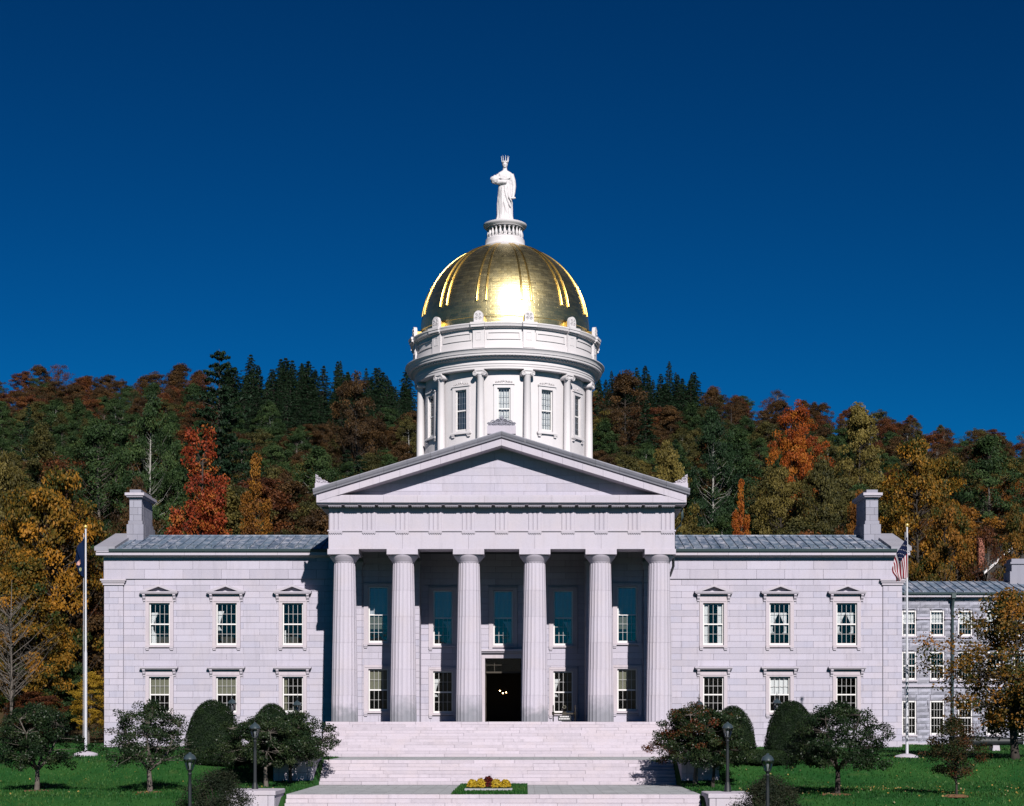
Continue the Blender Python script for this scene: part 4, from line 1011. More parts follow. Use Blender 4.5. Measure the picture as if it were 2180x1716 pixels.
def usf(u, v):
    if u < 0.40 and v < 7/13:
        i, j = int(u*44), int(v*52)
        return 1 if (i % 6 == 2 and j % 8 == 2) or (i % 6 == 5 and j % 8 == 6) else 2
    return 0 if int(v*13) % 2 == 0 else 1
flag('national_flag', 'red and white striped flag with starred canton hanging limp', -8.5,
     lambda v: (1930.5-34*v-4*math.sin(v*3.1), 1143+67*v), lambda v: (1931-23*v, 1229+11*v+2*math.sin(v*12)), 44, 52, usf, [RED, FWHITE, NAVY])
def stf(u, v):
    if (u-0.52)**2/0.010+(v-0.60)**2/0.05 < 1: return 1
    if (u-0.80)**2/0.004+(v-0.45)**2/0.02 < 1: return 2
    return 0
flag('state_flag', 'dark blue flag with pale crest hanging limp beside the hill trees', -5.5,
     lambda v: (182-15*v-9*math.sin(v*2.6), 1143+46*v), lambda v: (180-14*v, 1230-12*v), 30, 24, stf, [SBLUE, CREST, CRESTG])

# ------------------------------------------------------------------ street lamps
def lamp_meshes(finial):
    M = {}
    M['base'] = MB().lathe([(0.20, 0), (0.20, 0.18), (0.16, 0.24), (0.14, 0.5), (0.10, 0.62), (0.075, 0.70)], 16, caps=True).mesh('base', BLACK, 'smooth')
    M['pole'] = MB().lathe([(0.075, 0.70), (0.065, 2.1), (0.055, 2.55), (0.085, 2.60), (0.055, 2.66), (0.07, 2.72), (0.11, 2.76)], 14).mesh('pole', BLACK, 'smooth')
    lf = MB(); n = 6; r0, r1, z0, z1 = 0.105, 0.215, 2.77, 3.16
    for k in range(n):
        a = 2*math.pi*(k+.5)/n; lf.tube([(r0*math.sin(a), r0*math.cos(a), z0), (r1*math.sin(a), r1*math.cos(a), z1)], 0.012, 4)
    lf.lathe([(r1, z1), (r1+0.02, z1), (r1+0.02, z1+0.03), (r1, z1+0.03)], n, a0=math.pi/n, a1=2*math.pi+math.pi/n); lf.lathe([(0.03, 2.765), (r0+0.015, 2.765), (r0+0.015, 2.79), (0.03, 2.79)], n, a0=math.pi/n, a1=2*math.pi+math.pi/n)
    M['lantern_frame'] = lf.mesh('lantern_frame', BLACK)
    M['lantern_glass'] = MB().lathe([(r0-0.005, z0+0.01), (r1-0.005, z1)], n, a0=math.pi/n, a1=2*math.pi+math.pi/n).mesh('lantern_glass', GLASS_L)
    M['mantle'] = MB().lathe([(0.02, 2.79), (0.035, 2.9), (0.055, 2.98), (0.05, 3.06), (0.02, 3.10), (0, 3.11)], 10).mesh('mantle', WHITE, 'all')
    M['cap'] = MB().lathe([(0.235, 3.19), (0.24, 3.20), (0.19, 3.33), (0.10, 3.40), (0.05, 3.43), (0.05, 3.47), (0.0, 3.48)], 12 if not finial else 6).mesh('cap', LAMPCAP, 'smooth')
    if finial:
        f = MB().lathe([(0.03, 3.46), (0.05, 3.5), (0.02, 3.54), (0.045, 3.6), (0.02, 3.66), (0.012, 3.8), (0, 3.86)], 8)
        for k in range(4): a = math.pi*k/2; f.tube([(0.02*math.cos(a), 0.02*math.sin(a), 3.56), (0.09*math.cos(a), 0.09*math.sin(a), 3.6), (0.08*math.cos(a), 0.08*math.sin(a), 3.67)], 0.012, 4)
        M['finial'] = f.mesh('finial', BLACK, 'smooth')
    return M
LA, LB = lamp_meshes(False), lamp_meshes(True)
for ms, x, y, zs_, lab in (
    (LA, -10.98, -28.2+0.9-1.2, 1.0, 'black lamp post just behind the left pedestal of the lowest steps'),
    (LA, 10.85, -28.4, 1.0, 'black lamp post just behind the right pedestal of the lowest steps'),
    (LA, -11.86, -39.0, 1.0, 'nearest black lamp post on the left, its foot below the picture'),
    (LA, 11.15, -39.0, 1.0, 'nearest black lamp post on the right, its foot below the picture'),
    (LB, -11.3, -12.0, 0.95, 'finial lamp seen over the trees left of the upper steps'),
    (LB, 11.25, -12.0, 0.95, 'finial lamp seen against the wall right of the upper steps'),
    (LB, -15.75, -7.5, 1.0, 'finial lamp rising behind the big left clipped yew'),
    (LB, 16.3, -7.5, 1.0, 'finial lamp beside the big right clipped yew')):
    t = thing('street_lamp', lab, 'street lamp', (x, y, gz(x, y)), group='black lantern posts')
    for nm, me in ms.items(): o = link(nm, me, t); o.scale = (1.08, 1.08, zs_)

# ------------------------------------------------------------------ cannon on the portico
cn_ = thing('cannon', 'old bronze cannon on wheeled carriage between portico columns', 'cannon', (4.05, 3.6, 0.0))
bz = 0.72
MB().lathe([(0.0, -0.15), (0.05, -0.12), (0.06, 0), (0.15, 0.02), (0.16, 0.1), (0.14, 0.6), (0.11, 0.65), (0.09, 1.35), (0.12, 1.4), (0.12, 1.45), (0.055, 1.45), (0.05, 1.2)], 20).build('barrel', BRONZE, cn_, smooth='smooth')
brl = cn_.children[0]; brl.rotation_euler = (R(84), 0, 0); brl.location = (0, 0.9, bz+0.1)
for sx in (-1, 1):
    w_ = MB(); c0 = (0, 0, 0)
    w_.tube([(0, 0.52*math.cos(a), 0.52*math.sin(a)) for a in [2*math.pi*i/28 for i in range(29)]], 0.035, 6, cap=False)
    for k in range(10): a = 2*math.pi*k/10; w_.tube([(0, 0, 0), (0, 0.5*math.cos(a), 0.5*math.sin(a))], 0.02, 5)
    w_.lathe([(0.0, -0.1), (0.08, -0.1), (0.09, 0.1), (0, 0.1)], 10, (0, 0)); wo = w_.build('wheel', WOODF, cn_, loc=(sx*0.72, 0.3, 0.56))
    tyre = MB().tube([(0, 0.545*math.cos(a), 0.545*math.sin(a)) for a in [2*math.pi*i/28 for i in range(29)]], 0.015, 5, cap=False); tyre.build('tyre', BLACK, wo)
MB().box(-0.72, 0.72, 0.25, 0.36, 0.50, 0.60).build('axle', WOODF, cn_)
MB().prism([(-0.4, 0.42), (1.9, 0.02), (1.9, 0.16), (-0.2, 0.68), (-0.4, 0.66)], -0.13, 0.13, 'x').build('trail', WOODF, cn_)
sg = MB().box(-0.42, 0.42, -0.62, -0.60, 0.06, 0.42); sg.build('notice_board', BLACK, cn_)
sl_ = MB()
for row, zq in enumerate((0.30, 0.16)):
    for k in range(6+row): xx = -0.30+k*0.1-(0.05*row); sl_.box(xx, xx+0.075, -0.626, -0.622, zq, zq+0.08)
sl_.build('notice_lettering', WHITE, cn_)

# naval gun under the big maple on the right
ng = thing('naval_gun', 'black gun barrel resting on blocks under the big maple', 'cannon', (29.9, 2.0, gz(29.9, 2.0)))
g_ = MB().lathe([(0.0, -0.3), (0.1, -0.25), (0.12, -0.1), (0.30, 0.0), (0.36, 0.3), (0.36, 1.5), (0.33, 1.52), (0.33, 2.0), (0.29, 2.02), (0.22, 4.2), (0.23, 4.3), (0.11, 4.3)], 24)
gb = g_.build('barrel', BLACK, ng, smooth='smooth'); gb.rotation_euler = (0, R(90), 0); gb.location = (-0.6, 0, 0.62)
for x in (0.2, 1.9): MB().prism([(x-0.25, 0), (x+0.25, 0), (x+0.2, 0.36), (x-0.2, 0.36)], -0.4, 0.4, 'y').build('support', STONE_L, ng)

# ------------------------------------------------------------------ granite annex on the right
AY = 15.0
AN = thing('annex_building', 'rock-faced grey granite annex with metal roof beside the right wing', 'building', (33, AY, -1.8))
aw = [29.3, 31.33, 33.36, 35.4, 37.4, 39.4]; ar = [(6.26, 8.08), (3.08, 5.1), (-0.9, 1.55)]
ops = [(x-0.5-33, x+0.5-33, a+1.8, b+1.8) for x in aw for a, b in ar]
wb = wall_mesh(26.0-33, 46-33, -0.6, 9.25+1.8, 0.06, ops)
wb = wb.build('wall', BACK, AN)
rk = random.Random(11); nblk = 0
zc = [-0.4+0.42*k for k in range(28)]
exa = [(x-0.53-33, x+0.53-33, a+1.8-0.12, b+1.8+0.05) for x in aw for a, b in ar]
for k, (za, zb) in enumerate(zip(zc, zc[1:])):
    js = [26.0-33]; x = js[0]+(0.5 if k % 2 else 1.0)
    while x < 46-33: js.append(x); x += rk.uniform(0.8, 1.6)
    js.append(46-33)
    for a, b in zip(js, js[1:]):
        for p, q, r, s in rects_minus(a, b, za, zb, exa):
            m_ = MB(); nx_, nz_ = 4, 2; c = 0.03; vs = []
            for j in range(nz_+1):
                for i in range(nx_+1):
                    e = i in (0, nx_) or j in (0, nz_); vs.append((p+0.012+(q-p-0.024)*i/nx_, (0.03 if e else -0.03-rk.uniform(0, 0.05)), r+0.01+(s-r-0.02)*j/nz_))
            m_.add(vs, [(j*(nx_+1)+i, j*(nx_+1)+i+1, (j+1)*(nx_+1)+i+1, (j+1)*(nx_+1)+i) for j in range(nz_) for i in range(nx_)])
            m_.build('block', ROCK, wb); nblk += 1
for za, zb in ((2.55, 2.72), (7.45, 7.6)):
    xx = 26-33
    for x in [v-33 for v in aw]+[13]:
        e = (x-0.52 if zb > 5 and x < 12 else x)
        if zb > 5: MB().box(xx, e, -0.10, 0.05, za+1.8, zb+1.8).build('band_course', STONE, AN); xx = x+0.52
    if zb < 5: MB().box(-7, 13, -0.10, 0.05, za+1.8, zb+1.8).build('band_course', STONE, AN)
MB().box(-7, 13, -0.12, 0.05, -0.5, 0.3).build('plinth', STONE_L, AN)
def annex_window(z0, z1):
    h = z1-z0; fr = MB(); w_ = 0.5
    fr.box(-w_, -w_+0.07, 0.06, 0.16, z0, z1).box(w_-0.07, w_, 0.06, 0.16, z0, z1).box(-w_+0.1, w_-0.1, 0.06, 0.16, z0, z0+0.12).box(-w_+0.1, w_-0.1, 0.06, 0.16, z1-0.1, z1).box(-w_+0.1, w_-0.1, 0.07, 0.15, (z0+z1)/2-0.04, (z0+z1)/2+0.04)
    t = fr.build('window', SASH, AN)
    mu_ = MB()
    for x in (-0.2, 0, 0.2): mu_.box(x-0.012, x+0.012, 0.09, 0.12, z0+0.12, z1-0.1)
    for q in (0.27, 0.74): z = z0+h*q; mu_.box(-0.4, 0.4, 0.092, 0.118, z-0.012, z+0.012)
    mu_.build('muntins', MUNTIN, t)
    MB().box(-0.4, 0.4, 0.104, 0.108, z0+0.1, z1-0.09).build('pane', GLASS, t)
    MB().box(-0.58, 0.58, -0.10, 0.2, z0-0.13, z0-0.004).build('sill', STONE_L, t)
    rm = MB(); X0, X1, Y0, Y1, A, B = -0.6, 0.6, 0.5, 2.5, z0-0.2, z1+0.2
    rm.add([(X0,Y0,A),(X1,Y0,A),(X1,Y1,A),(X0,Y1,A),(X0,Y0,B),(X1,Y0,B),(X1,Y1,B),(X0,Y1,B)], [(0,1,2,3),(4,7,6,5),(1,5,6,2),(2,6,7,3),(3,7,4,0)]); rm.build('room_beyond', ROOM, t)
    return t
for r_, (a, b) in enumerate(ar):
    w0_ = annex_window(a+1.8, b+1.8)
    for k, x in enumerate(aw):
        o = w0_ if k == 0 else dup(w0_, AN)
        o.location = (x-33, 0, 0)
    if r_ == 0:
        for o in [o for o in AN.children if o.name.split('.')[0] == 'window']: curtain(o, -0.4, 0.4, a+1.8+0.95, b+1.8-0.1, None, CURT, 0.3)
MB().prism([(-0.42, 9.05+1.8), (-0.42, 9.22+1.8), (0.2, 9.22+1.8), (0.2, 9.0+1.8), (-0.15, 9.0+1.8)], -7, 13, 'x').build('cornice', STONE_L, AN)
MB().prism([(-0.55, 9.23+1.8), (-0.58, 9.36+1.8), (-0.36, 9.38+1.8), (-0.36, 9.23+1.8)], -7, 13, 'x').build('gutter', GUTTER, AN)
ry0, rz0, ry1, rz1 = -0.4, 9.38+1.8, 4.0, 10.55+1.8
arf = MB().add([(-7,ry0,rz0-0.03),(13,ry0,rz0-0.03),(13,ry1,rz1-0.03),(-7,ry1,rz1-0.03),(-7,9,rz0-0.03),(13,9,rz0-0.03)], [(0,1,2,3),(3,2,5,4)]).build('roof', ROOFM, AN)
b = MB(); b.add([(0,ry0,rz0),(0.6,ry0,rz0),(0.6,ry1,rz1),(0,ry1,rz1)], [(0,1,2,3)])
b.add([(-0.022,ry0,rz0),(0.022,ry0,rz0),(0.022,ry1,rz1),(-0.022,ry1,rz1),(-0.022,ry0,rz0+0.07),(0.022,ry0,rz0+0.07),(0.022,ry1,rz1+0.07),(-0.022,ry1,rz1+0.07)], [(4,5,6,7),(0,1,5,4),(1,2,6,5),(3,0,4,7)])
pm = b.mesh('panel', ROOFM)
for k in range(33): link('panel', pm, arf, loc=(-7+0.6*k, 0, 0))
dp = MB().tube([(-0.6, -0.48, 9.2+1.8), (-0.6, -0.3, 8.6+1.8), (-0.6, -0.14, 8.2+1.8), (-0.6, -0.14, 0.1)], 0.10, 8).box(-0.75, -0.45, -0.6, -0.2, 8.95+1.8, 9.3+1.8); dp.build('downpipe', GUTTER, AN, smooth='smooth')
ac_ = MB().box(4.45, 6.2, 2.9, 4.6, 11.8, 13.0).box(4.6, 6.05, 3.0, 4.5, 13.0, 13.55).box(4.48, 6.15, 2.9, 4.6, 13.55, 13.7).box(4.6, 6.0, 3.05, 4.4, 13.7, 13.95); ac_.build('chimney', GREYST, AN)

# ------------------------------------------------------------------ house half hidden on the hill
hx, hy = 50.0, 58.0; hz = gz(hx, hy)-0.5
HH = thing('hillside_house', 'dark gabled house with white rake boards among the hill trees', 'house', (hx, hy, hz))
ap = 18.0-hz; ev = 15.2-hz
hb = MB().prism([(-3.0, 0), (3.0, 0), (3.0, ev+0.1), (0, ap-0.1), (-3.0, ev+0.1)], 0, 9, 'y'); hb.build('wall', HOUSEW, HH)
for s_ in (-1, 1):
    p = [(0, ap), (s_*3.5, ev-0.35), (s_*3.5, ev-0.6), (0, ap-0.28)]; MB().prism(p if s_ < 0 else p[::-1], -0.5, -0.38, 'y').build('rake_board', WHITE, HH)
    p = [(0, ap+0.12), (s_*3.6, ev-0.30), (s_*3.6, ev-0.42), (0, ap+0.004)]; MB().prism(p if s_ < 0 else p[::-1], -0.5, 9.3, 'y').build('roof', GUTTER, HH)
wf = MB().box(-1.35, -1.25, -0.06, 0.02, ev-2.6, ev-1.2).box(-0.7, -0.6, -0.06, 0.02, ev-2.6, ev-1.2).box(-1.25, -0.7, -0.06, 0.02, ev-2.6, ev-2.5).box(-1.25, -0.7, -0.06, 0.02, ev-1.3, ev-1.2); wo = wf.build('window', WHITE, HH)
MB().box(-1.25, -0.7, -0.03, -0.02, ev-2.5, ev-1.3).build('pane', GLASS, wo)
MB().box(-2.8, -2.25, 4, 4.8, ev+0.2, ap+0.55).box(-2.85, -2.2, 3.95, 4.85, ap+0.55, ap+0.68).build('chimney', BRICK, HH)
# ------------------------------------------------------------------ foliage
def quads_mesh(name, V, mat, tone):
    n = V.shape[0]; me = bpy.data.meshes.new(name)
    me.vertices.add(n*4); me.vertices.foreach_set('co', V.reshape(-1).astype(np.float32))
    me.loops.add(n*4); me.loops.foreach_set('vertex_index', np.arange(n*4, dtype=np.int32))
    me.polygons.add(n); me.polygons.foreach_set('loop_start', np.arange(0, n*4, 4, dtype=np.int32)); me.polygons.foreach_set('loop_total', np.full(n, 4, np.int32))
    me.update(calc_edges=True); me.materials.append(mat)
    a = me.attributes.new('tone', 'FLOAT', 'FACE'); a.data.foreach_set('value', np.clip(tone, 0, 1).astype(np.float32))
    return me
def leaf_quads(rng, c, size, bias, elong=1.5, bw=0.7):
    n = len(c); nrm = rng.normal(size=(n, 3))+bias; nrm /= np.linalg.norm(nrm, axis=1, keepdims=True)+1e-9
    t = np.cross(nrm, rng.normal(size=(n, 3))); t /= np.linalg.norm(t, axis=1, keepdims=True)+1e-9; b = np.cross(nrm, t)
    s = size*rng.uniform(0.65, 1.35, (n, 1)); w = s/elong
    return np.stack([c-t*s*0.5, c+b*w*0.5-t*s*0.05, c+t*s*0.5, c-b*w*0.5-t*s*0.05], axis=1)
ENV = dict(round=lambda u: math.sqrt(max(0, 1-(2*u-0.95)**2*0.98)), oval=lambda u: (math.sin(math.pi*min(1, u*0.93+0.07))**0.7), broad=lambda u: math.sqrt(max(0, 1-(u*1.0)**2.6))*(0.75+0.25*u),
    vase=lambda u: (0.35+0.65*min(1, u*1.6))*math.sqrt(max(0, 1-max(0, u-0.55)**2/0.21)), cone=lambda u: (1-u)**0.8+0.03, flame=lambda u: (min(1, u*3+0.3))*(1-u)**0.62)
def deciduous(seed, H, Rr, base, shape, nt, per, leaf, sig, barkm, leafm, trunk_r=None, fork=None, flat=0.6, limb_r=0.05, droop=0.0, nseg=4, lobes=0.22, spires=None):
    """tapered trunk with limbs reaching into clumps of leaves; returns (trunk mesh, crown mesh)"""
    rng = np.random.default_rng(seed); rnd = random.Random(seed); tr = trunk_r or H*0.016
    tb = MB(); lean = (rnd.uniform(-.03, .03)*H, rnd.uniform(-.03, .03)*H)
    zf = fork if fork else H*0.86
    axis = lambda z: Vector((lean[0]*(z/H)**1.5+0.012*H*math.sin(z*3.1/H*2+seed), lean[1]*(z/H)**1.5, z))
    N = 7; tb.tube([axis(zf*i/N)-Vector((0, 0, 0.25 if i == 0 else 0)) for i in range(N+1)], [tr*(1.35 if i == 0 else 1.0)*(1-(0.72 if not fork else 0.3)*i/N) for i in range(N+1)], 8)
    mains = []
    if fork:
        k = rnd.choice((3, 4, 4, 5))
        for q in range(k):
            a = 2*math.pi*q/k+rnd.uniform(-.4, .4); out = Rr*rnd.uniform(0.45, 0.62); top = H*rnd.uniform(0.72, 0.9)
            p0 = axis(zf*rnd.uniform(0.85, 1.0)); pts = [p0+Vector((math.cos(a)*out*s**0.8, math.sin(a)*out*s**0.8, (top-p0.z)*s**1.15)) for s in (0, .25, .5, .75, 1)]
            pts = [p+Vector((rnd.uniform(-1, 1), rnd.uniform(-1, 1), 0))*0.04*Rr*(i > 0) for i, p in enumerate(pts)]
            tb.tube(pts, [tr*f for f in (0.62, 0.5, 0.38, 0.26, 0.12)], 6); mains.append(pts)
    ph = [rnd.uniform(0, 6.3) for _ in range(4)]
    C_, B_, T_ = [], [], []
    for i in range(nt):
        u = rnd.random()**0.9; th = rnd.uniform(0, 2*math.pi)
        lob = 1+lobes*math.sin(3*th+ph[0]+u*3)+lobes*0.6*math.sin(5*th+ph[1]-u*5)
        rad = Rr*ENV[shape](u)*lob*rnd.random()**0.38
        z = base+(H-base)*u
        c = axis(z)+Vector((rad*math.cos(th), rad*math.sin(th), rnd.uniform(-.04, .04)*H-droop*rad))
        if spires:
            sx, sy, sz, sr = spires[i % len(spires)]; u = min(0.99, ((i//len(spires))+rnd.random())/(nt/len(spires))); z = base+(sz-base)*u; q = 1.1*sr*(1-u)**0.5*(0.5+0.5*min(1, u*4))*rnd.random()**0.4; k_ = min(1, 0.35+z/H*1.3)
            c = Vector((sx*k_+q*math.cos(th), sy*k_+q*math.sin(th), z)); rad = math.hypot(c.x, c.y)
        if mains:
            cand = [p for pts in mains for p in pts[1:]]; s0 = min(cand, key=lambda p: (p-c).length+(0.8 if p.z > c.z else 0))
        else: s0 = axis(min(zf*0.97, max(base*0.8, z-rad*rnd.uniform(0.5, 0.9))))
        mid = s0.lerp(c, 0.55)+Vector((0, 0, -0.10*(c-s0).length+droop*rad*0.6))
        if i % 1 == 0: tb.tube([s0, s0.lerp(mid, 0.5)+Vector((0, 0, 0.03)), mid, c], [limb_r, limb_r*0.75, limb_r*0.5, limb_r*0.18], 4, cap=False)
        k = max(4, int(per*rnd.uniform(0.6, 1.4))); off = rng.normal(size=(k, 3)); off *= (rng.random((k, 1))**0.4)*1.75/np.linalg.norm(off, axis=1, keepdims=True); off = off*sig*np.array([1, 1, flat])
        pts = np.array(c)+off; C_.append(pts); out = np.array([math.cos(th), math.sin(th), 0.5+0.6*(u-0.3)])
        B_.append(np.tile(out*0.9, (k, 1))); T_.append(np.full(k, rnd.gauss(0.5, 0.20))+rng.normal(size=k)*0.14)
    V = leaf_quads(rng, np.concatenate(C_), leaf, np.concatenate(B_))
    return tb.mesh('trunk', barkm, 'all'), quads_mesh('crown', V, leafm, np.concatenate(T_))
def conifer(seed, H, Rr, base, layers, per, leaf, barkm, leafm, droop=0.25, irregular=0.15, shape='cone', up=0.0, needles=26):
    rng = np.random.default_rng(seed); rnd = random.Random(seed); tb = MB()
    tb.tube([(0.01*H*math.sin(z*2), 0, H*z) for z in (0, .2, .4, .6, .8, .99)], [H*0.016*(1-.97*z) for z in (0, .2, .4, .6, .8, .99)], 7)
    C_, D_, T_ = [], [], []
    for j in range(layers):
        u = (j+rnd.uniform(-.3, .3))/layers; u = min(max(u, 0), 0.99); z = base+(H-base)*u
        Rl = Rr*ENV[shape](u)*rnd.uniform(1-irregular, 1+irregular)
        nb = max(4, int(per*(0.45+0.55*(1-u)))); a0 = rnd.uniform(0, 6.3)
        for q in range(nb):
            a = a0+2*math.pi*q/nb+rnd.uniform(-.25, .25); ln = Rl*rnd.uniform(0.7, 1.12)
            d = Vector((math.cos(a), math.sin(a), 0)); tip = Vector((0, 0, z))+d*ln+Vector((0, 0, -droop*ln+up*ln))
            s0 = Vector((0, 0, z)); tb.tube([s0, s0.lerp(tip, 0.6)+Vector((0, 0, 0.04*ln)), tip], [0.03+0.004*H*(1-u)*0.3, 0.02, 0.006], 3, cap=False)
            k = int(needles*(0.35+ln/Rr)); s = np.sqrt(rng.random(k))
            pts = np.array(s0)[None]*(1-s[:, None])+np.array(tip)[None]*s[:, None]; pts[:, 2] += 0.10*ln*np.sin(s*math.pi)
            wd = 0.18*ln*(1.15-s)+0.05; side = np.array([-d.y, d.x, 0]); pts += side[None]*(rng.normal(size=(k, 1))*wd[:, None]); pts[:, 2] += rng.normal(size=k)*0.06*max(0.6, ln*0.5)
            C_.append(pts); D_.append(np.tile(np.array([d.x*0.4, d.y*0.4, 0.9]), (k, 1))); T_.append(np.full(k, rnd.gauss(0.45, 0.14))+rng.normal(size=k)*0.16)
    V = leaf_quads(rng, np.concatenate(C_), leaf, np.concatenate(D_), elong=2.2)
    return tb.mesh('trunk', barkm, 'all'), quads_mesh('crown', V, leafm, np.concatenate(T_))
def bare(seed, H, Rr, barkm, n=90, r=0.03):
    rnd = random.Random(seed); tb = MB(); tb.tube([(0, 0, -0.2), (0.1, 0, H*0.3), (0.0, 0.1, H*0.7), (0.1, 0, H)], [H*.012, H*.009, H*.005, 0.01], 6)
    for i in range(n):
        u = rnd.uniform(0.25, 0.95); a = rnd.uniform(0, 6.3); ln = Rr*rnd.uniform(.4, 1)*math.sin(math.pi*min(.95, u*.8+.1)); s0 = Vector((0, 0, H*u*0.85)); d = Vector((math.cos(a), math.sin(a), 0))
        tip = s0+d*ln+Vector((0, 0, ln*rnd.uniform(.6, 1.3))); tb.tube([s0, s0.lerp(tip, .5)+Vector((0, 0, -.06*ln)), tip], [r, r*.6, r*.2], 4, cap=False)
        for q in range(3): s1 = s0.lerp(tip, rnd.uniform(.3, .9)); t1 = s1+Vector((rnd.uniform(-1, 1), rnd.uniform(-1, 1), rnd.uniform(.2, 1)))*ln*0.35; tb.tube([s1, t1], [r*.45, r*.15], 3, cap=False)
    return tb.mesh('trunk', barkm, 'all')
PROT = {}      # kind -> list of (H, R, trunk mesh, crown mesh)
PROT['round'] = [(12, 4.2)+deciduous(10+k, 12, 4.2, 2.6, ('round', 'oval', 'broad')[k % 3], 135, 150, 0.20, 0.52, BARKD, L['brown'], flat=0.5, limb_r=0.035) for k in range(4)]
PROT['tall'] = [(15, 3.6)+deciduous(30+k, 15, 3.6, 3.5, ('oval', 'flame')[k % 2], 130, 140, 0.20, 0.46, (BIRCH, BARKD, BARK)[k], L['green'], limb_r=0.02) for k in range(3)]
PROT['plume'] = [(14, 3.4)+deciduous(90+k, 14, 3.4, 1.5, 'oval', 250, 110, 0.19, 0.38, BARKD, L['red'], spires=sp, limb_r=0.03) for k, sp in enumerate(([(-0.9,0,13.8,1.0),(0.5,0.2,14,1.1),(1.6,0,11,1.1),(-2.2,0.3,9,1.1),(0,-1.4,10,1.3),(2.6,0.5,6.5,1.0),(-2.9,0,5.5,0.9)], [(0,0,14,1.0),(1.2,0,11.5,1.1),(-1.1,0.4,11,1.0),(2.2,-.5,8,1.1),(-2.2,-.6,7,1.1),(0.3,-1.5,9,1.2)]))]
PROT['sparse'] = [(13, 3.6)+deciduous(50+k, 13, 3.6, 2.5, 'vase', 85, 70, 0.19, 0.50, (BARK, BARKD)[k % 2], L['brown'], limb_r=0.035) for k in range(2)]
PROT['spruce'] = [(13, 2.5)+conifer(60+k, 13, 2.6, 0.8, 38, 9, 0.26, BARKD, L['dark'], droop=0.05, irregular=0.42, up=0.16, needles=46) for k in range(2)]
PROT['pine'] = [(17, 4.6)+conifer(70+k, 17, 4.6, 2.0, 26, 10, 0.27, BARKD, L['dark'], droop=0.02, irregular=0.3, shape='flame', up=0.28, needles=150) for k in range(2)]
bm1 = bare(80, 11, 3.5, BARK)
used_mesh = {}
def tree(kind, var, colour, x, y, H, label, group=None, name='tree', wscale=1.0, rz=None, bark=None):
    Hp, Rp, tm, cm = PROT[kind][var % len(PROT[kind])]; z = gz(x, y)-0.15
    t = thing(name, label, 'tree', (x, y, z), random.uniform(0, 6.28) if rz is None else rz, group)
    s = H/Hp; t.scale = (s*wscale, s*wscale, s)
    a = link('trunk', tm, t); c = link('crown', cm, t)
    c.material_slots[0].link = 'OBJECT'; c.material_slots[0].material = L[colour]
    return t
def tree_at(kind, var, colour, px, ytop, Y, label, wpx=None, **kw):
    x, _, zt = at(px, ytop, Y); H = zt-gz(x, Y); Hp, Rp = PROT[kind][var % len(PROT[kind])][:2]
    ws = 1.0
    if wpx: ws = (wpx*(CAMD+Y)/FPX/2)/(Rp*H/Hp)
    return tree(kind, var, colour, x, Y, H, label, wscale=ws, **kw)
KEY = []
def key(kind, var, colour, px, ytop, Y, wpx, label, name='maple_tree', **kw):
    t = tree_at(kind, var, colour, px, ytop, Y, label, wpx, name=name, **kw); KEY.append((t.location.x, t.location.y)); return t
key('plume', 0, 'red', 432, 906, 52, 170, 'scarlet maple with upright crown above the left wing roof')
key('plume', 1, 'orange', 545, 968, 50, 125, 'amber orange maple right of the scarlet one above the left wing')
key('pine', 0, 'dark', 468, 735, 85, 210, 'tall dark white pine rising above the ridge line', name='pine_tree')
key('tall', 0, 'green', 318, 850, 62, 130, 'green birch with white stem behind the left chimney', name='birch_tree')
key('tall', 2, 'green', 215, 900, 68, 150, 'green broadleaf tree left of the white-stemmed birch', name='poplar_tree')
key('round', 0, 'maple', 118, 1010, 26, 230, 'large amber maple behind the left flagpole')
key('round', 2, 'maple', 60, 1190, 20, 210, 'golden maple low behind the left flagpole')
key('round', 1, 'brown', 292, 1030, 46, 120, 'dull brown round tree right behind the left chimney', name='oak_tree')
key('round', 1, 'khaki', 15, 985, 34, 170, 'yellow green tree at the left edge of the picture', name='ash_tree')
key('round', 3, 'flame', 1700, 860, 120, 110, 'flame orange maple high on the hill right of the dome')
key('round', 1, 'flame', 1690, 925, 100, 105, 'bright orange yellow maple just below the flame orange one')
key('plume', 1, 'flame', 1578, 1022, 62, 70, 'slim bright red orange maple above the right wing roof')
key('round', 2, 'khaki', 1828, 875, 105, 130, 'pale khaki tree on the right hillside below the ridge', name='ash_tree')
key('round', 0, 'khaki', 1665, 1000, 66, 140, 'pale yellow green tree behind the right wing roof', name='ash_tree')
key('tall', 0, 'dark', 1520, 870, 80, 110, 'dark green leafy tree right of the drum', name='poplar_tree')
key('round', 0, 'maple', 1955, 942, 58, 190, 'big amber maple right behind the right chimney')
key('round', 3, 'mixed', 2010, 1060, 42, 130, 'olive amber maple behind the right flagpole')
key('tall', 2, 'green', 2110, 930, 85, 150, 'dark green leafy tree at the right edge of the hill', name='poplar_tree')
key('round', 2, 'olive', 1750, 990, 58, 130, 'olive brown tree left of the right chimney', name='oak_tree')
key('round', 1, 'orange', 1830, 1060, 40, 110, 'rusty amber tree directly left of the right chimney', name='oak_tree')
key('round', 1, 'khaki', 1420, 950, 75, 120, 'yellow flecked tree above the pediment right corner', name='ash_tree')
key('round', 1, 'mixed', 2165, 1085, 44, 110, 'rusty tree by the hillside house at the right edge', name='oak_tree')
key('sparse', 0, 'rust', 2100, 1130, 36, 100, 'thin russet tree in front of the hillside house', name='oak_tree')
key('round', 2, 'brown', 1330, 800, 150, 120, 'brown tree just right of the drum cornice', name='oak_tree')
key('round', 3, 'brown', 760, 800, 130, 110, 'brown tinged tree left of the drum on the upper slope', name='oak_tree')
key('tall', 2, 'gold', 190, 1430, 16.5, 90, 'small yellow sapling beside the left flagpole', name='sapling')
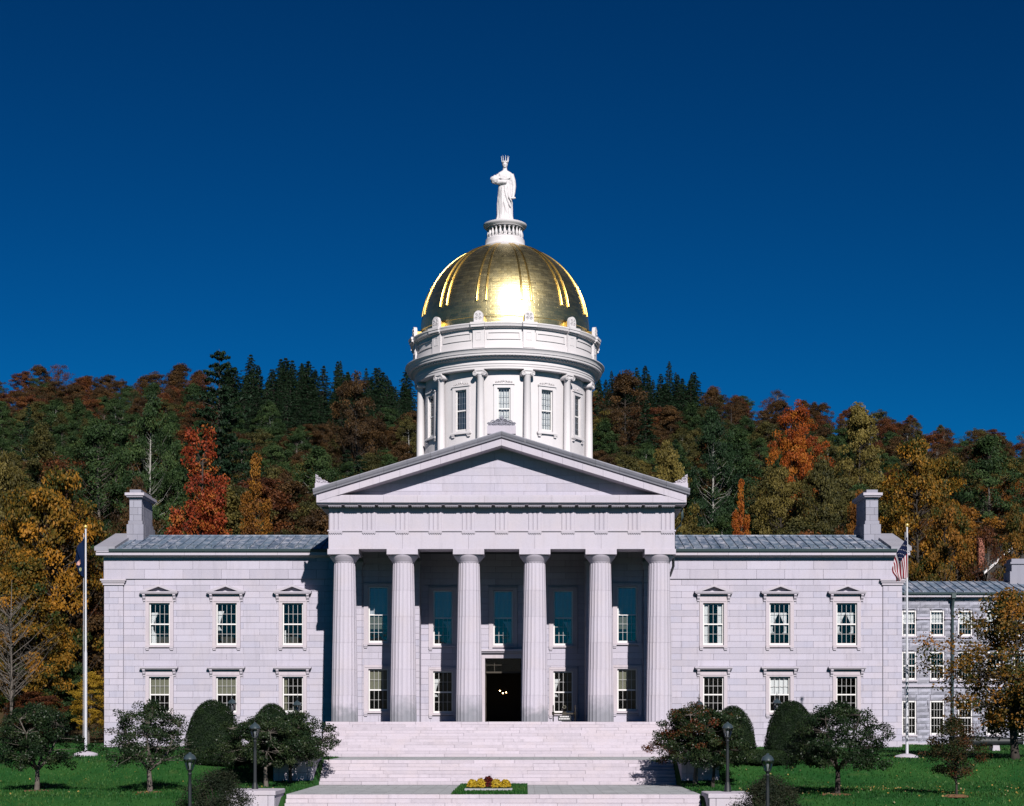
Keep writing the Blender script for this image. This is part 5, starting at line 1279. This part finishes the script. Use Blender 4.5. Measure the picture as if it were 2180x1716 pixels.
key('round', 3, 'green', 130, 1400, 22, 130, 'small green tree low behind the left flagpole', name='ash_tree')
key('round', 0, 'rust', 75, 1470, 17, 120, 'rust brown shrubby tree at the wood edge left', name='oak_tree')
key('sparse', 1, 'brown', 222, 1440, 24, 80, 'sparse brown sapling beside the left wing corner', name='sapling')
for px, yt, lab in ((22, 1230, 'leafless grey tree at the left edge before the golden maple'),):
    x, _, zt = at(px, yt, 14); H = zt-gz(x, 14); t = thing('bare_tree', lab, 'tree', (x, 14, gz(x, 14)-0.1)); t.scale = (H/11,)*3; link('trunk', bm1, t)
# the rest of the wooded hill
rf = random.Random(21)
NAMECOL = dict(dark='dark green', green='mid green', olive='olive', khaki='khaki yellow', brown='russet brown', rust='rust red', orange='amber')
cells = []
y = 34.0
while y < 218:
    d = CAMD+y; step = (5.6+y*0.010)*(0.70 if y > 95 else 1); half = 0.335*d+6
    x = -half+rf.uniform(0, step)
    while x < half:
        cells.append((x+rf.uniform(-.35, .35)*step, y+rf.uniform(-.4, .4)*6)); x += step*rf.uniform(.85, 1.15)
    y += (6.2+y*0.012)*(0.8 if y > 95 else 1)
ntree = 0; SPEC = []
for k in range(3):                                # conifer plantation along the ridge
    for a, b in ((490, 905), (1268, 1480)):
        q = a+rf.uniform(0, 15)
        while q < b: yy = 176+12*k+rf.uniform(-4, 4); cells.append(((q-CX)*(CAMD+yy)/FPX+CAMX, yy)); q += rf.uniform(19, 30)
for x, y in cells:
    d = CAMD+y
    if any((x-a)**2+(y-b)**2 < 16 for a, b in KEY): continue
    if abs(x-50) < 7 and 40 < y < 70: continue
    px = CX+(x-CAMX)*FPX/d
    if any(abs(px-a) < w_ and b-32 < y < b for a, b, w_ in ((432, 52, 85), (545, 50, 70), (1578, 62, 55), (1695, 100, 60), (1955, 58, 80))): continue
    g0 = gz(x, y)
    r = rf.random()
    ridge = y > 165
    if ridge and (480 < px < 900 or 1270 < px < 1480):
        kind, col, H = ('spruce' if rf.random() < .8 else 'pine'), 'dark', rf.choice((rf.uniform(7.5, 12), rf.uniform(9.5, 12.5)))
    elif ridge and px > 1480:
        kind = rf.choice(('round', 'round', 'sparse', 'tall')); col = rf.choice(('green', 'olive', 'brown', 'rust', 'brown')); H = rf.uniform(8.5, 12.5)
    elif ridge and px < 490:
        kind = rf.choice(('sparse', 'round', 'round', 'round')); col = rf.choice(('brown', 'brown', 'rust', 'green')); H = rf.uniform(10, 13)
    else:
        left = px < 420
        if r < (0.34 if left else 0.16): kind, col = 'tall', rf.choice(('green', 'green', 'olive'))
        elif r < (0.46 if left else 0.24) and y < 150: kind, col = ('spruce' if rf.random() < .35 else 'pine'), 'dark'
        elif r < 0.36+0.16*left: kind, col = 'sparse', rf.choice(('brown', 'rust', 'olive'))
        else:
            kind = 'round'; pool = ['brown']*6+['olive']*4+['rust']*2+['khaki']*2+['green']*2+['brown'] if px < 1300 else ['olive']*4+['brown']*4+['khaki']*4+['rust']*2+['orange']*2+['green']*2
            if y > 140: pool += ['brown']*3
            col = rf.choice(pool)
        H = rf.uniform(9.5, 14.5)*(1.15 if kind == 'tall' else 1)
    if y > 95 and kind != 'spruce': H *= 0.70
    top = HY-(g0+H-CAMZ)*FPX/d
    # skip what the house hides
    if 205 < px < 700 and top > 1150: continue
    if 690 < px < 1440 and top > 1075-abs(px-1075)*0.0: continue
    if 1440 < px < 1930 and top > 1150: continue
    if 880 < px < 1265 and top > 0: continue
    zone = 'on the ridge' if ridge else 'high on the hill' if y > 120 else 'upper hillside' if y > 90 else 'mid hillside' if y > 62 else 'low hillside'
    side = next(t for lim, t in ((110, 'at the left edge'), (210, 'over the left flagpole'), (330, 'over the left chimney'), (440, 'over the leftmost windows'), (560, 'over the second left windows'), (690, 'over the third left windows'), (800, 'left of the pediment'),
        (1000, 'beside the drum left'), (1370, 'beside the drum right'), (1470, 'right of the pediment'), (1590, 'over the first right windows'), (1730, 'over the second right windows'), (1840, 'over the third right windows'), (1940, 'over the right chimney'), (2060, 'over the right flagpole'), (9999, 'at the right edge')) if px < lim)
    nm = {'round': {'brown': 'oak_tree', 'rust': 'oak_tree', 'olive': 'ash_tree', 'khaki': 'ash_tree', 'orange': 'maple_tree', 'green': 'linden_tree'}.get(col, 'oak_tree'), 'tall': 'birch_tree', 'sparse': 'thinning_tree', 'spruce': 'spruce_tree', 'pine': 'pine_tree'}[kind]
    ad = {'round': 'broadleaf tree', 'tall': 'slender tree', 'sparse': 'thin-leaved tree', 'spruce': 'pointed spruce', 'pine': 'ragged pine'}[kind]
    SPEC.append((kind, rf.randrange(4), col, x, y, H, '%s %s %s %s' % (NAMECOL[col], ad, zone, side), '%s %ss on the wooded hill' % (NAMECOL[col], ad), nm, rf.uniform(0.9, 1.2), px))
sets = {}
for q in SPEC: sets.setdefault(q[6], []).append(q)
ORD = ('first', 'second', 'third', 'fourth', 'fifth', 'sixth', 'seventh', 'eighth', 'ninth', 'tenth', 'eleventh', 'twelfth', 'thirteenth', 'fourteenth', 'fifteenth', 'sixteenth', 'seventeenth', 'eighteenth')
for lab, qs in sets.items():
    qs.sort(key=lambda q: q[10]); n_ = len(qs)
    for i, (kind, var, col, x, y, H, _, grp, nm, ws, px) in enumerate(qs):
        if kind == 'spruce': ws *= random.uniform(0.75, 1.45)
        w = '' if n_ == 1 else ', '+('left one' if i == 0 else 'right one') if n_ == 2 else ', %s from left' % ORD[min(i, 17)]
        tree(kind, var, col, x, y, H, lab+w, group=grp, name=nm, wscale=ws); ntree += 1
print('forest trees', ntree)

# ------------------------------------------------------------------ trees and shrubs of the front lawn
def own_tree(name, label, x, y, H, Rr, base, shape, seed, colour, bark=BARK, nt=150, per=115, leaf=0.095, sig=0.20, fork=None, tr=0.13, droop=0.0, limb=0.022, group=None, flat=0.7):
    tm, cm = deciduous(seed, H, Rr, base, shape, nt, per, leaf, sig, bark, L[colour], trunk_r=tr, fork=fork, flat=flat, limb_r=limb, droop=droop)
    t = thing(name, label, 'tree', (x, y, gz(x, y)), 0, group); link('trunk', tm, t); link('crown', cm, t); return t
G = 'small trees on the front lawn'
own_tree('crabapple_tree', 'small dark crabapple at the left edge of the lawn', -22.4, -24.0, 4.1, 2.3, 1.35, 'broad', 101, 'crab', fork=1.15, tr=0.14, droop=0.12, nt=170, group=G)
own_tree('crabapple_tree', 'spreading crabapple with pale trunk left of the clipped yew', -16.9, -24.0, 4.3, 2.75, 1.6, 'broad', 102, 'crab', fork=1.2, tr=0.15, droop=0.16, nt=190, per=75, group=G)
own_tree('crabapple_tree', 'crabapple with pale forked trunk at the left end of the middle steps', -12.1, -18.2, 3.6, 3.0, 1.25, 'broad', 103, 'crab', fork=1.1, tr=0.13, nt=240, group=G)
own_tree('crabapple_tree', 'crabapple against the shaded left stair block', -10.95, -17.0, 3.6, 2.6, 1.3, 'broad', 104, 'crab', bark=BARKD, fork=1.05, tr=0.11, nt=200, group=G)
own_tree('crabapple_tree', 'crabapple flecked red at the right end of the middle steps', 10.55, -17.3, 4.05, 2.65, 1.3, 'broad', 105, 'crabred', fork=1.05, tr=0.14, nt=250, group=G)
own_tree('crabapple_tree', 'darker crabapple behind the right lamp post', 11.3, -18.6, 3.85, 2.5, 1.3, 'broad', 106, 'crab', bark=BARKD, fork=1.05, tr=0.10, nt=180, group=G)
own_tree('crabapple_tree', 'dark forked crabapple on the right lawn beside the big yew', 16.3, -26.3, 4.2, 2.8, 1.5, 'broad', 107, 'crab', bark=BARKD, fork=1.2, tr=0.15, droop=0.12, nt=220, group=G)
own_tree('young_maple', 'small bronze green maple standing alone on the right lawn', 21.5, -28.0, 3.5, 1.35, 0.95, 'oval', 108, 'young', bark=BARKD, nt=110, per=75, leaf=0.09, sig=0.2, tr=0.06, group=G)
own_tree('maple_tree', 'tall thinning maple turning orange before the annex', 28.9, -12.0, 9.1, 4.3, 1.9, 'oval', 109, 'mixed', bark=BARKD, nt=230, per=85, leaf=0.17, sig=0.42, tr=0.26, limb=0.05, fork=2.4)
own_tree('maple_tree', 'low green maple at the right edge before the annex', 31.2, -9.0, 5.2, 2.6, 1.2, 'broad', 110, 'green', bark=BARKD, nt=110, per=85, leaf=0.17, sig=0.40, tr=0.2, limb=0.04)
def mulch(label, x, y, r):
    rnd = random.Random(int(x*10)); b = MB(); n = 40; vs = [(0, 0, 0.07)]
    for k in range(n): a = 2*math.pi*k/n; q = r*rnd.uniform(.85, 1.1); vs.append((q*0.6*math.cos(a), q*0.6*math.sin(a), 0.05+rnd.uniform(-.015, .015)))
    for k in range(n): a = 2*math.pi*k/n; q = r*rnd.uniform(.85, 1.15); vs.append((q*math.cos(a), q*math.sin(a), -0.05))
    b.add(vs, [(0, 1+k, 1+(k+1) % n) for k in range(n)]+[(1+k, 1+n+k, 1+n+(k+1) % n, 1+(k+1) % n) for k in range(n)])
    o = b.build('mulch_ring', MULCH, None, loc=(x, y, gz(x, y)), kind='stuff'); tag(o, label, 'mulch')
mulch('brown mulch under the crabapple at the left edge', -22.4, -24.0, 1.0); mulch('brown mulch under the spreading left crabapple', -16.9, -24.0, 1.0); mulch('brown mulch under the dark forked crabapple', 16.3, -26.3, 1.0); mulch('brown mulch under the lone small maple', 21.5, -28.0, 0.7)
def clipped(name, label, x, y, rx, H, seed, colour='yew', n=26000, power=2.3, leaf=0.06, squash=1.0, rough=0.05, cat='shrub', group=None):
    rng = np.random.default_rng(seed); rnd = random.Random(seed)
    def surf(u, a):                                  # u 0..1 from foot to top
        w = (1-u**power)**(1/2.0)*(0.86+0.14*min(1, u*4)); lob = 1+rough*(math.sin(3*a+seed)+0.7*math.sin(7*a+u*9+seed))
        return (rx*w*lob*math.cos(a), rx*squash*w*lob*math.sin(a), H*u)
    t = thing(name, label, cat, (x, y, gz(x, y)-0.05), 0, group)
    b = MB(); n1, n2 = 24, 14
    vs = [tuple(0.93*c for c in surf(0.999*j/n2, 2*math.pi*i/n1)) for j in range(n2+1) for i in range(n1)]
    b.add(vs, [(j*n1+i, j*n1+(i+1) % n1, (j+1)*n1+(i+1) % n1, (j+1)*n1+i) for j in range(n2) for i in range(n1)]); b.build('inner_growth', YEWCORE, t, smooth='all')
    us = rng.random(n)**0.85; an = rng.random(n)*2*math.pi
    P = np.array([surf(u*0.999, a) for u, a in zip(us, an)])
    nr = P/np.array([rx, rx*squash, H])-np.array([0, 0, 0.25]); nr /= np.linalg.norm(nr, axis=1, keepdims=True)
    P = P*(0.96+0.06*rng.random((n, 1)))+rng.normal(size=(n, 3))*0.022
    q = 0.5+0.22*np.sin(P[:, 0]*5+seed)*np.sin(P[:, 2]*6)+0.2*rng.normal(size=n)
    link('foliage', quads_mesh('foliage', leaf_quads(rng, P, leaf, nr*1.3, elong=1.7), L[colour], q), t); return t
G2 = 'clipped yews before the house'
clipped('clipped_yew', 'big dome-shaped clipped yew before the left wing', -16.45, -10.0, 1.62, 3.42, 1, group=G2, n=34000)
clipped('clipped_yew', 'smaller dome-shaped clipped yew behind the left crabapples', -13.8, -5.0, 1.35, 3.2, 2, group=G2)
clipped('clipped_yew', 'clipped yew dome nearest the right end of the upper steps', 13.75, -7.0, 1.35, 3.1, 3, group=G2)
clipped('clipped_yew', 'big dome-shaped clipped yew before the right wing', 16.75, -10.0, 1.50, 3.35, 4, group=G2, n=34000)
clipped('low_hedge', 'low rounded hedge at the foot of the left yews', -15.2, -14.0, 1.75, 0.75, 5, squash=0.55, n=15000, group='low hedges before the yews')
clipped('low_hedge', 'low rounded hedge at the foot of the right yews', 14.5, -14.0, 1.95, 0.75, 6, squash=0.55, n=15000, group='low hedges before the yews')
def loose(label, x, y, rx, H, seed, squash=0.9):
    rng = np.random.default_rng(seed); rnd = random.Random(seed); t = thing('loose_shrub', label, 'shrub', (x, y, gz(x, y)-0.05), 0, 'unclipped shrubs beside the lowest steps')
    C_, B_, T_ = [], [], []; tb = MB()
    for i in range(230):
        a = rnd.uniform(0, 6.28); u = rnd.random()**0.8; w = math.sqrt(max(0, 1-u**2.4))*rnd.random()**0.35
        c = np.array([rx*w*math.cos(a)*(1+.12*math.sin(3*a+seed)), rx*squash*w*math.sin(a), H*u*(0.93+.1*math.sin(2*a))]); k = rnd.randint(70, 150)
        C_.append(c+rng.normal(size=(k, 3))*np.array([.15, .15, .12])); B_.append(np.tile([math.cos(a)*.8, math.sin(a)*.8, .8], (k, 1))); T_.append(np.full(k, rnd.gauss(.45, .2))+rng.normal(size=k)*.15)
        if i % 4 == 0: tb.tube([(c[0]*.2, c[1]*.2, 0), (c[0]*.6, c[1]*.6, c[2]*.6), tuple(c)], [.03, .02, .006], 4, cap=False)
    tb.build('stems', BARKD, t); link('foliage', quads_mesh('foliage', leaf_quads(rng, np.concatenate(C_), 0.062, np.concatenate(B_)), L['shrub'], np.concatenate(T_)), t)
loose('loose dark shrub beside the near left lamp post', -11.4, -35.6, 1.75, 2.6, 41); loose('loose dark shrub beside the near right lamp post', 12.2, -33.0, 1.75, 2.2, 42)

# ------------------------------------------------------------------ flower bed on the landing
MB().prism([(-1.15, -0.42), (1.15, -0.42), (1.15, 0.42), (-1.15, 0.42)], 0, 0.10, 'z').build('stone_slab', PAVE_G, None, loc=(-0.28, -24.6, Z2+0.07), label='grey granite slab set in the grass under the flowers', cat='slab')
def mums(label, x, y, rx, H, colour, seed):
    rng = np.random.default_rng(seed); t = thing('chrysanthemum', label, 'flowers', (x, y, Z2+0.15), 0, 'chrysanthemums on the landing')
    n = 1500; d = rng.normal(size=(n, 3)); d[:, 2] = np.abs(d[:, 2])*0.9; d /= np.linalg.norm(d, axis=1, keepdims=True)
    P = d*np.array([rx, rx*0.8, H])*(0.9+.12*rng.random((n, 1))); P[:, 2] += 0.06
    link('foliage', quads_mesh('foliage', leaf_quads(rng, P*0.9, 0.06, d), L['shrub'], rng.random(n)), t)
    n2 = 300; i = rng.choice(n, n2); cs = P[i]*1.03; cs = cs[cs[:, 2] > 0.13*H+0.06]; k = 9
    pts = np.repeat(cs, k, axis=0)+rng.normal(size=(len(cs)*k, 3))*0.02
    link('blossoms', quads_mesh('blossoms', leaf_quads(rng, pts, 0.055, np.repeat(d[i][P[i][:, 2]*1.03 > 0.13*H+0.06], k, axis=0)*1.5, elong=1.4), L[colour], np.repeat(rng.random(len(cs)), k)), t)
for lab, dx, dy, rx, H, col in (('leftmost yellow chrysanthemum clump in the bed', -0.80, 0.1, 0.25, 0.36, 'mum'), ('yellow chrysanthemum clump left of the maroon one', -0.38, 0.0, 0.26, 0.40, 'mum'),
    ('maroon chrysanthemum clump in the middle of the bed', -0.02, 0.1, 0.27, 0.52, 'mumr'), ('yellow chrysanthemum clump right of the maroon one', 0.36, 0.0, 0.26, 0.39, 'mum'), ('rightmost yellow chrysanthemum clump in the bed', 0.80, 0.1, 0.25, 0.36, 'mum')):
    mums(lab, -0.28+dx, -24.45+dy, rx, H, col, int(100+dx*50))

# ------------------------------------------------------------------ grass blades and fallen leaves on the lawn
rng = np.random.default_rng(77)
def scatter(n, x0, x1, y0, y1, keep):
    P = np.stack([rng.uniform(x0, x1, n), rng.uniform(y0, y1, n)], 1); return P[[keep(x, y) for x, y in P]]
def onlawn(x, y):
    if abs(x) < 9.75 and not (-27.8 < y < -15.5 and -1.95 < x < 1.57): return False
    if 9.7 < abs(x) < 12.05 and (-30.6 < y < -27.6 or -16.6 < y < -13.0): return False
    if abs(x) < 11.2 and y > -5: return False
    if y > 6.8 and abs(x) < 27: return False
    return abs(x) < 0.33*(CAMD+y)+1
P = np.concatenate([scatter(150000, -36, 36, -45, -9, onlawn), scatter(50000, -40, 40, -9, 14, onlawn), scatter(5000, -1.95, 1.57, -27.75, -15.6, onlawn)])
z = np.array([gz(x, y) if abs(x) > 9 else Z2+0.02 for x, y in P]); n = len(P); hgt = rng.uniform(0.05, 0.13, n); a = rng.uniform(0, math.pi, n); w = rng.uniform(0.02, 0.045, n)
dx, dy = np.cos(a)*w, np.sin(a)*w; lx, ly = rng.normal(size=n)*0.03, rng.normal(size=n)*0.03
V = np.stack([np.stack([P[:, 0]-dx, P[:, 1]-dy, z-0.01], 1), np.stack([P[:, 0]+dx, P[:, 1]+dy, z-0.01], 1), np.stack([P[:, 0]+dx*.2+lx, P[:, 1]+dy*.2+ly, z+hgt], 1), np.stack([P[:, 0]-dx*.2+lx, P[:, 1]-dy*.2+ly, z+hgt], 1)], 1)
tone = 0.5+0.2*np.sin(P[:, 0]*0.4+1)*np.sin(P[:, 1]*0.5)+0.17*rng.normal(size=n)
tag(link('grass', quads_mesh('grass', V, L['grass'], tone)), 'short green lawn grass around the steps', 'grass', None, 'stuff')
P = np.concatenate([scatter(420, 12, 34, -44, -8, onlawn), scatter(110, -34, -9, -44, -8, onlawn), np.stack([rng.normal(18.5, 3.0, 130), rng.normal(-23.5, 3.0, 130)], 1)])
P = P[[onlawn(x, y) for x, y in P]]; c = np.array([(x, y, gz(x, y)+0.10) for x, y in P])
tag(link('fallen_leaves', quads_mesh('fallen_leaves', leaf_quads(rng, c, 0.10, np.tile([0, -0.6, 1.2], (len(c), 1)), elong=1.2), L['fallen'], rng.random(len(c)))), 'yellow leaves scattered over the lawn', 'leaves', None, 'stuff')
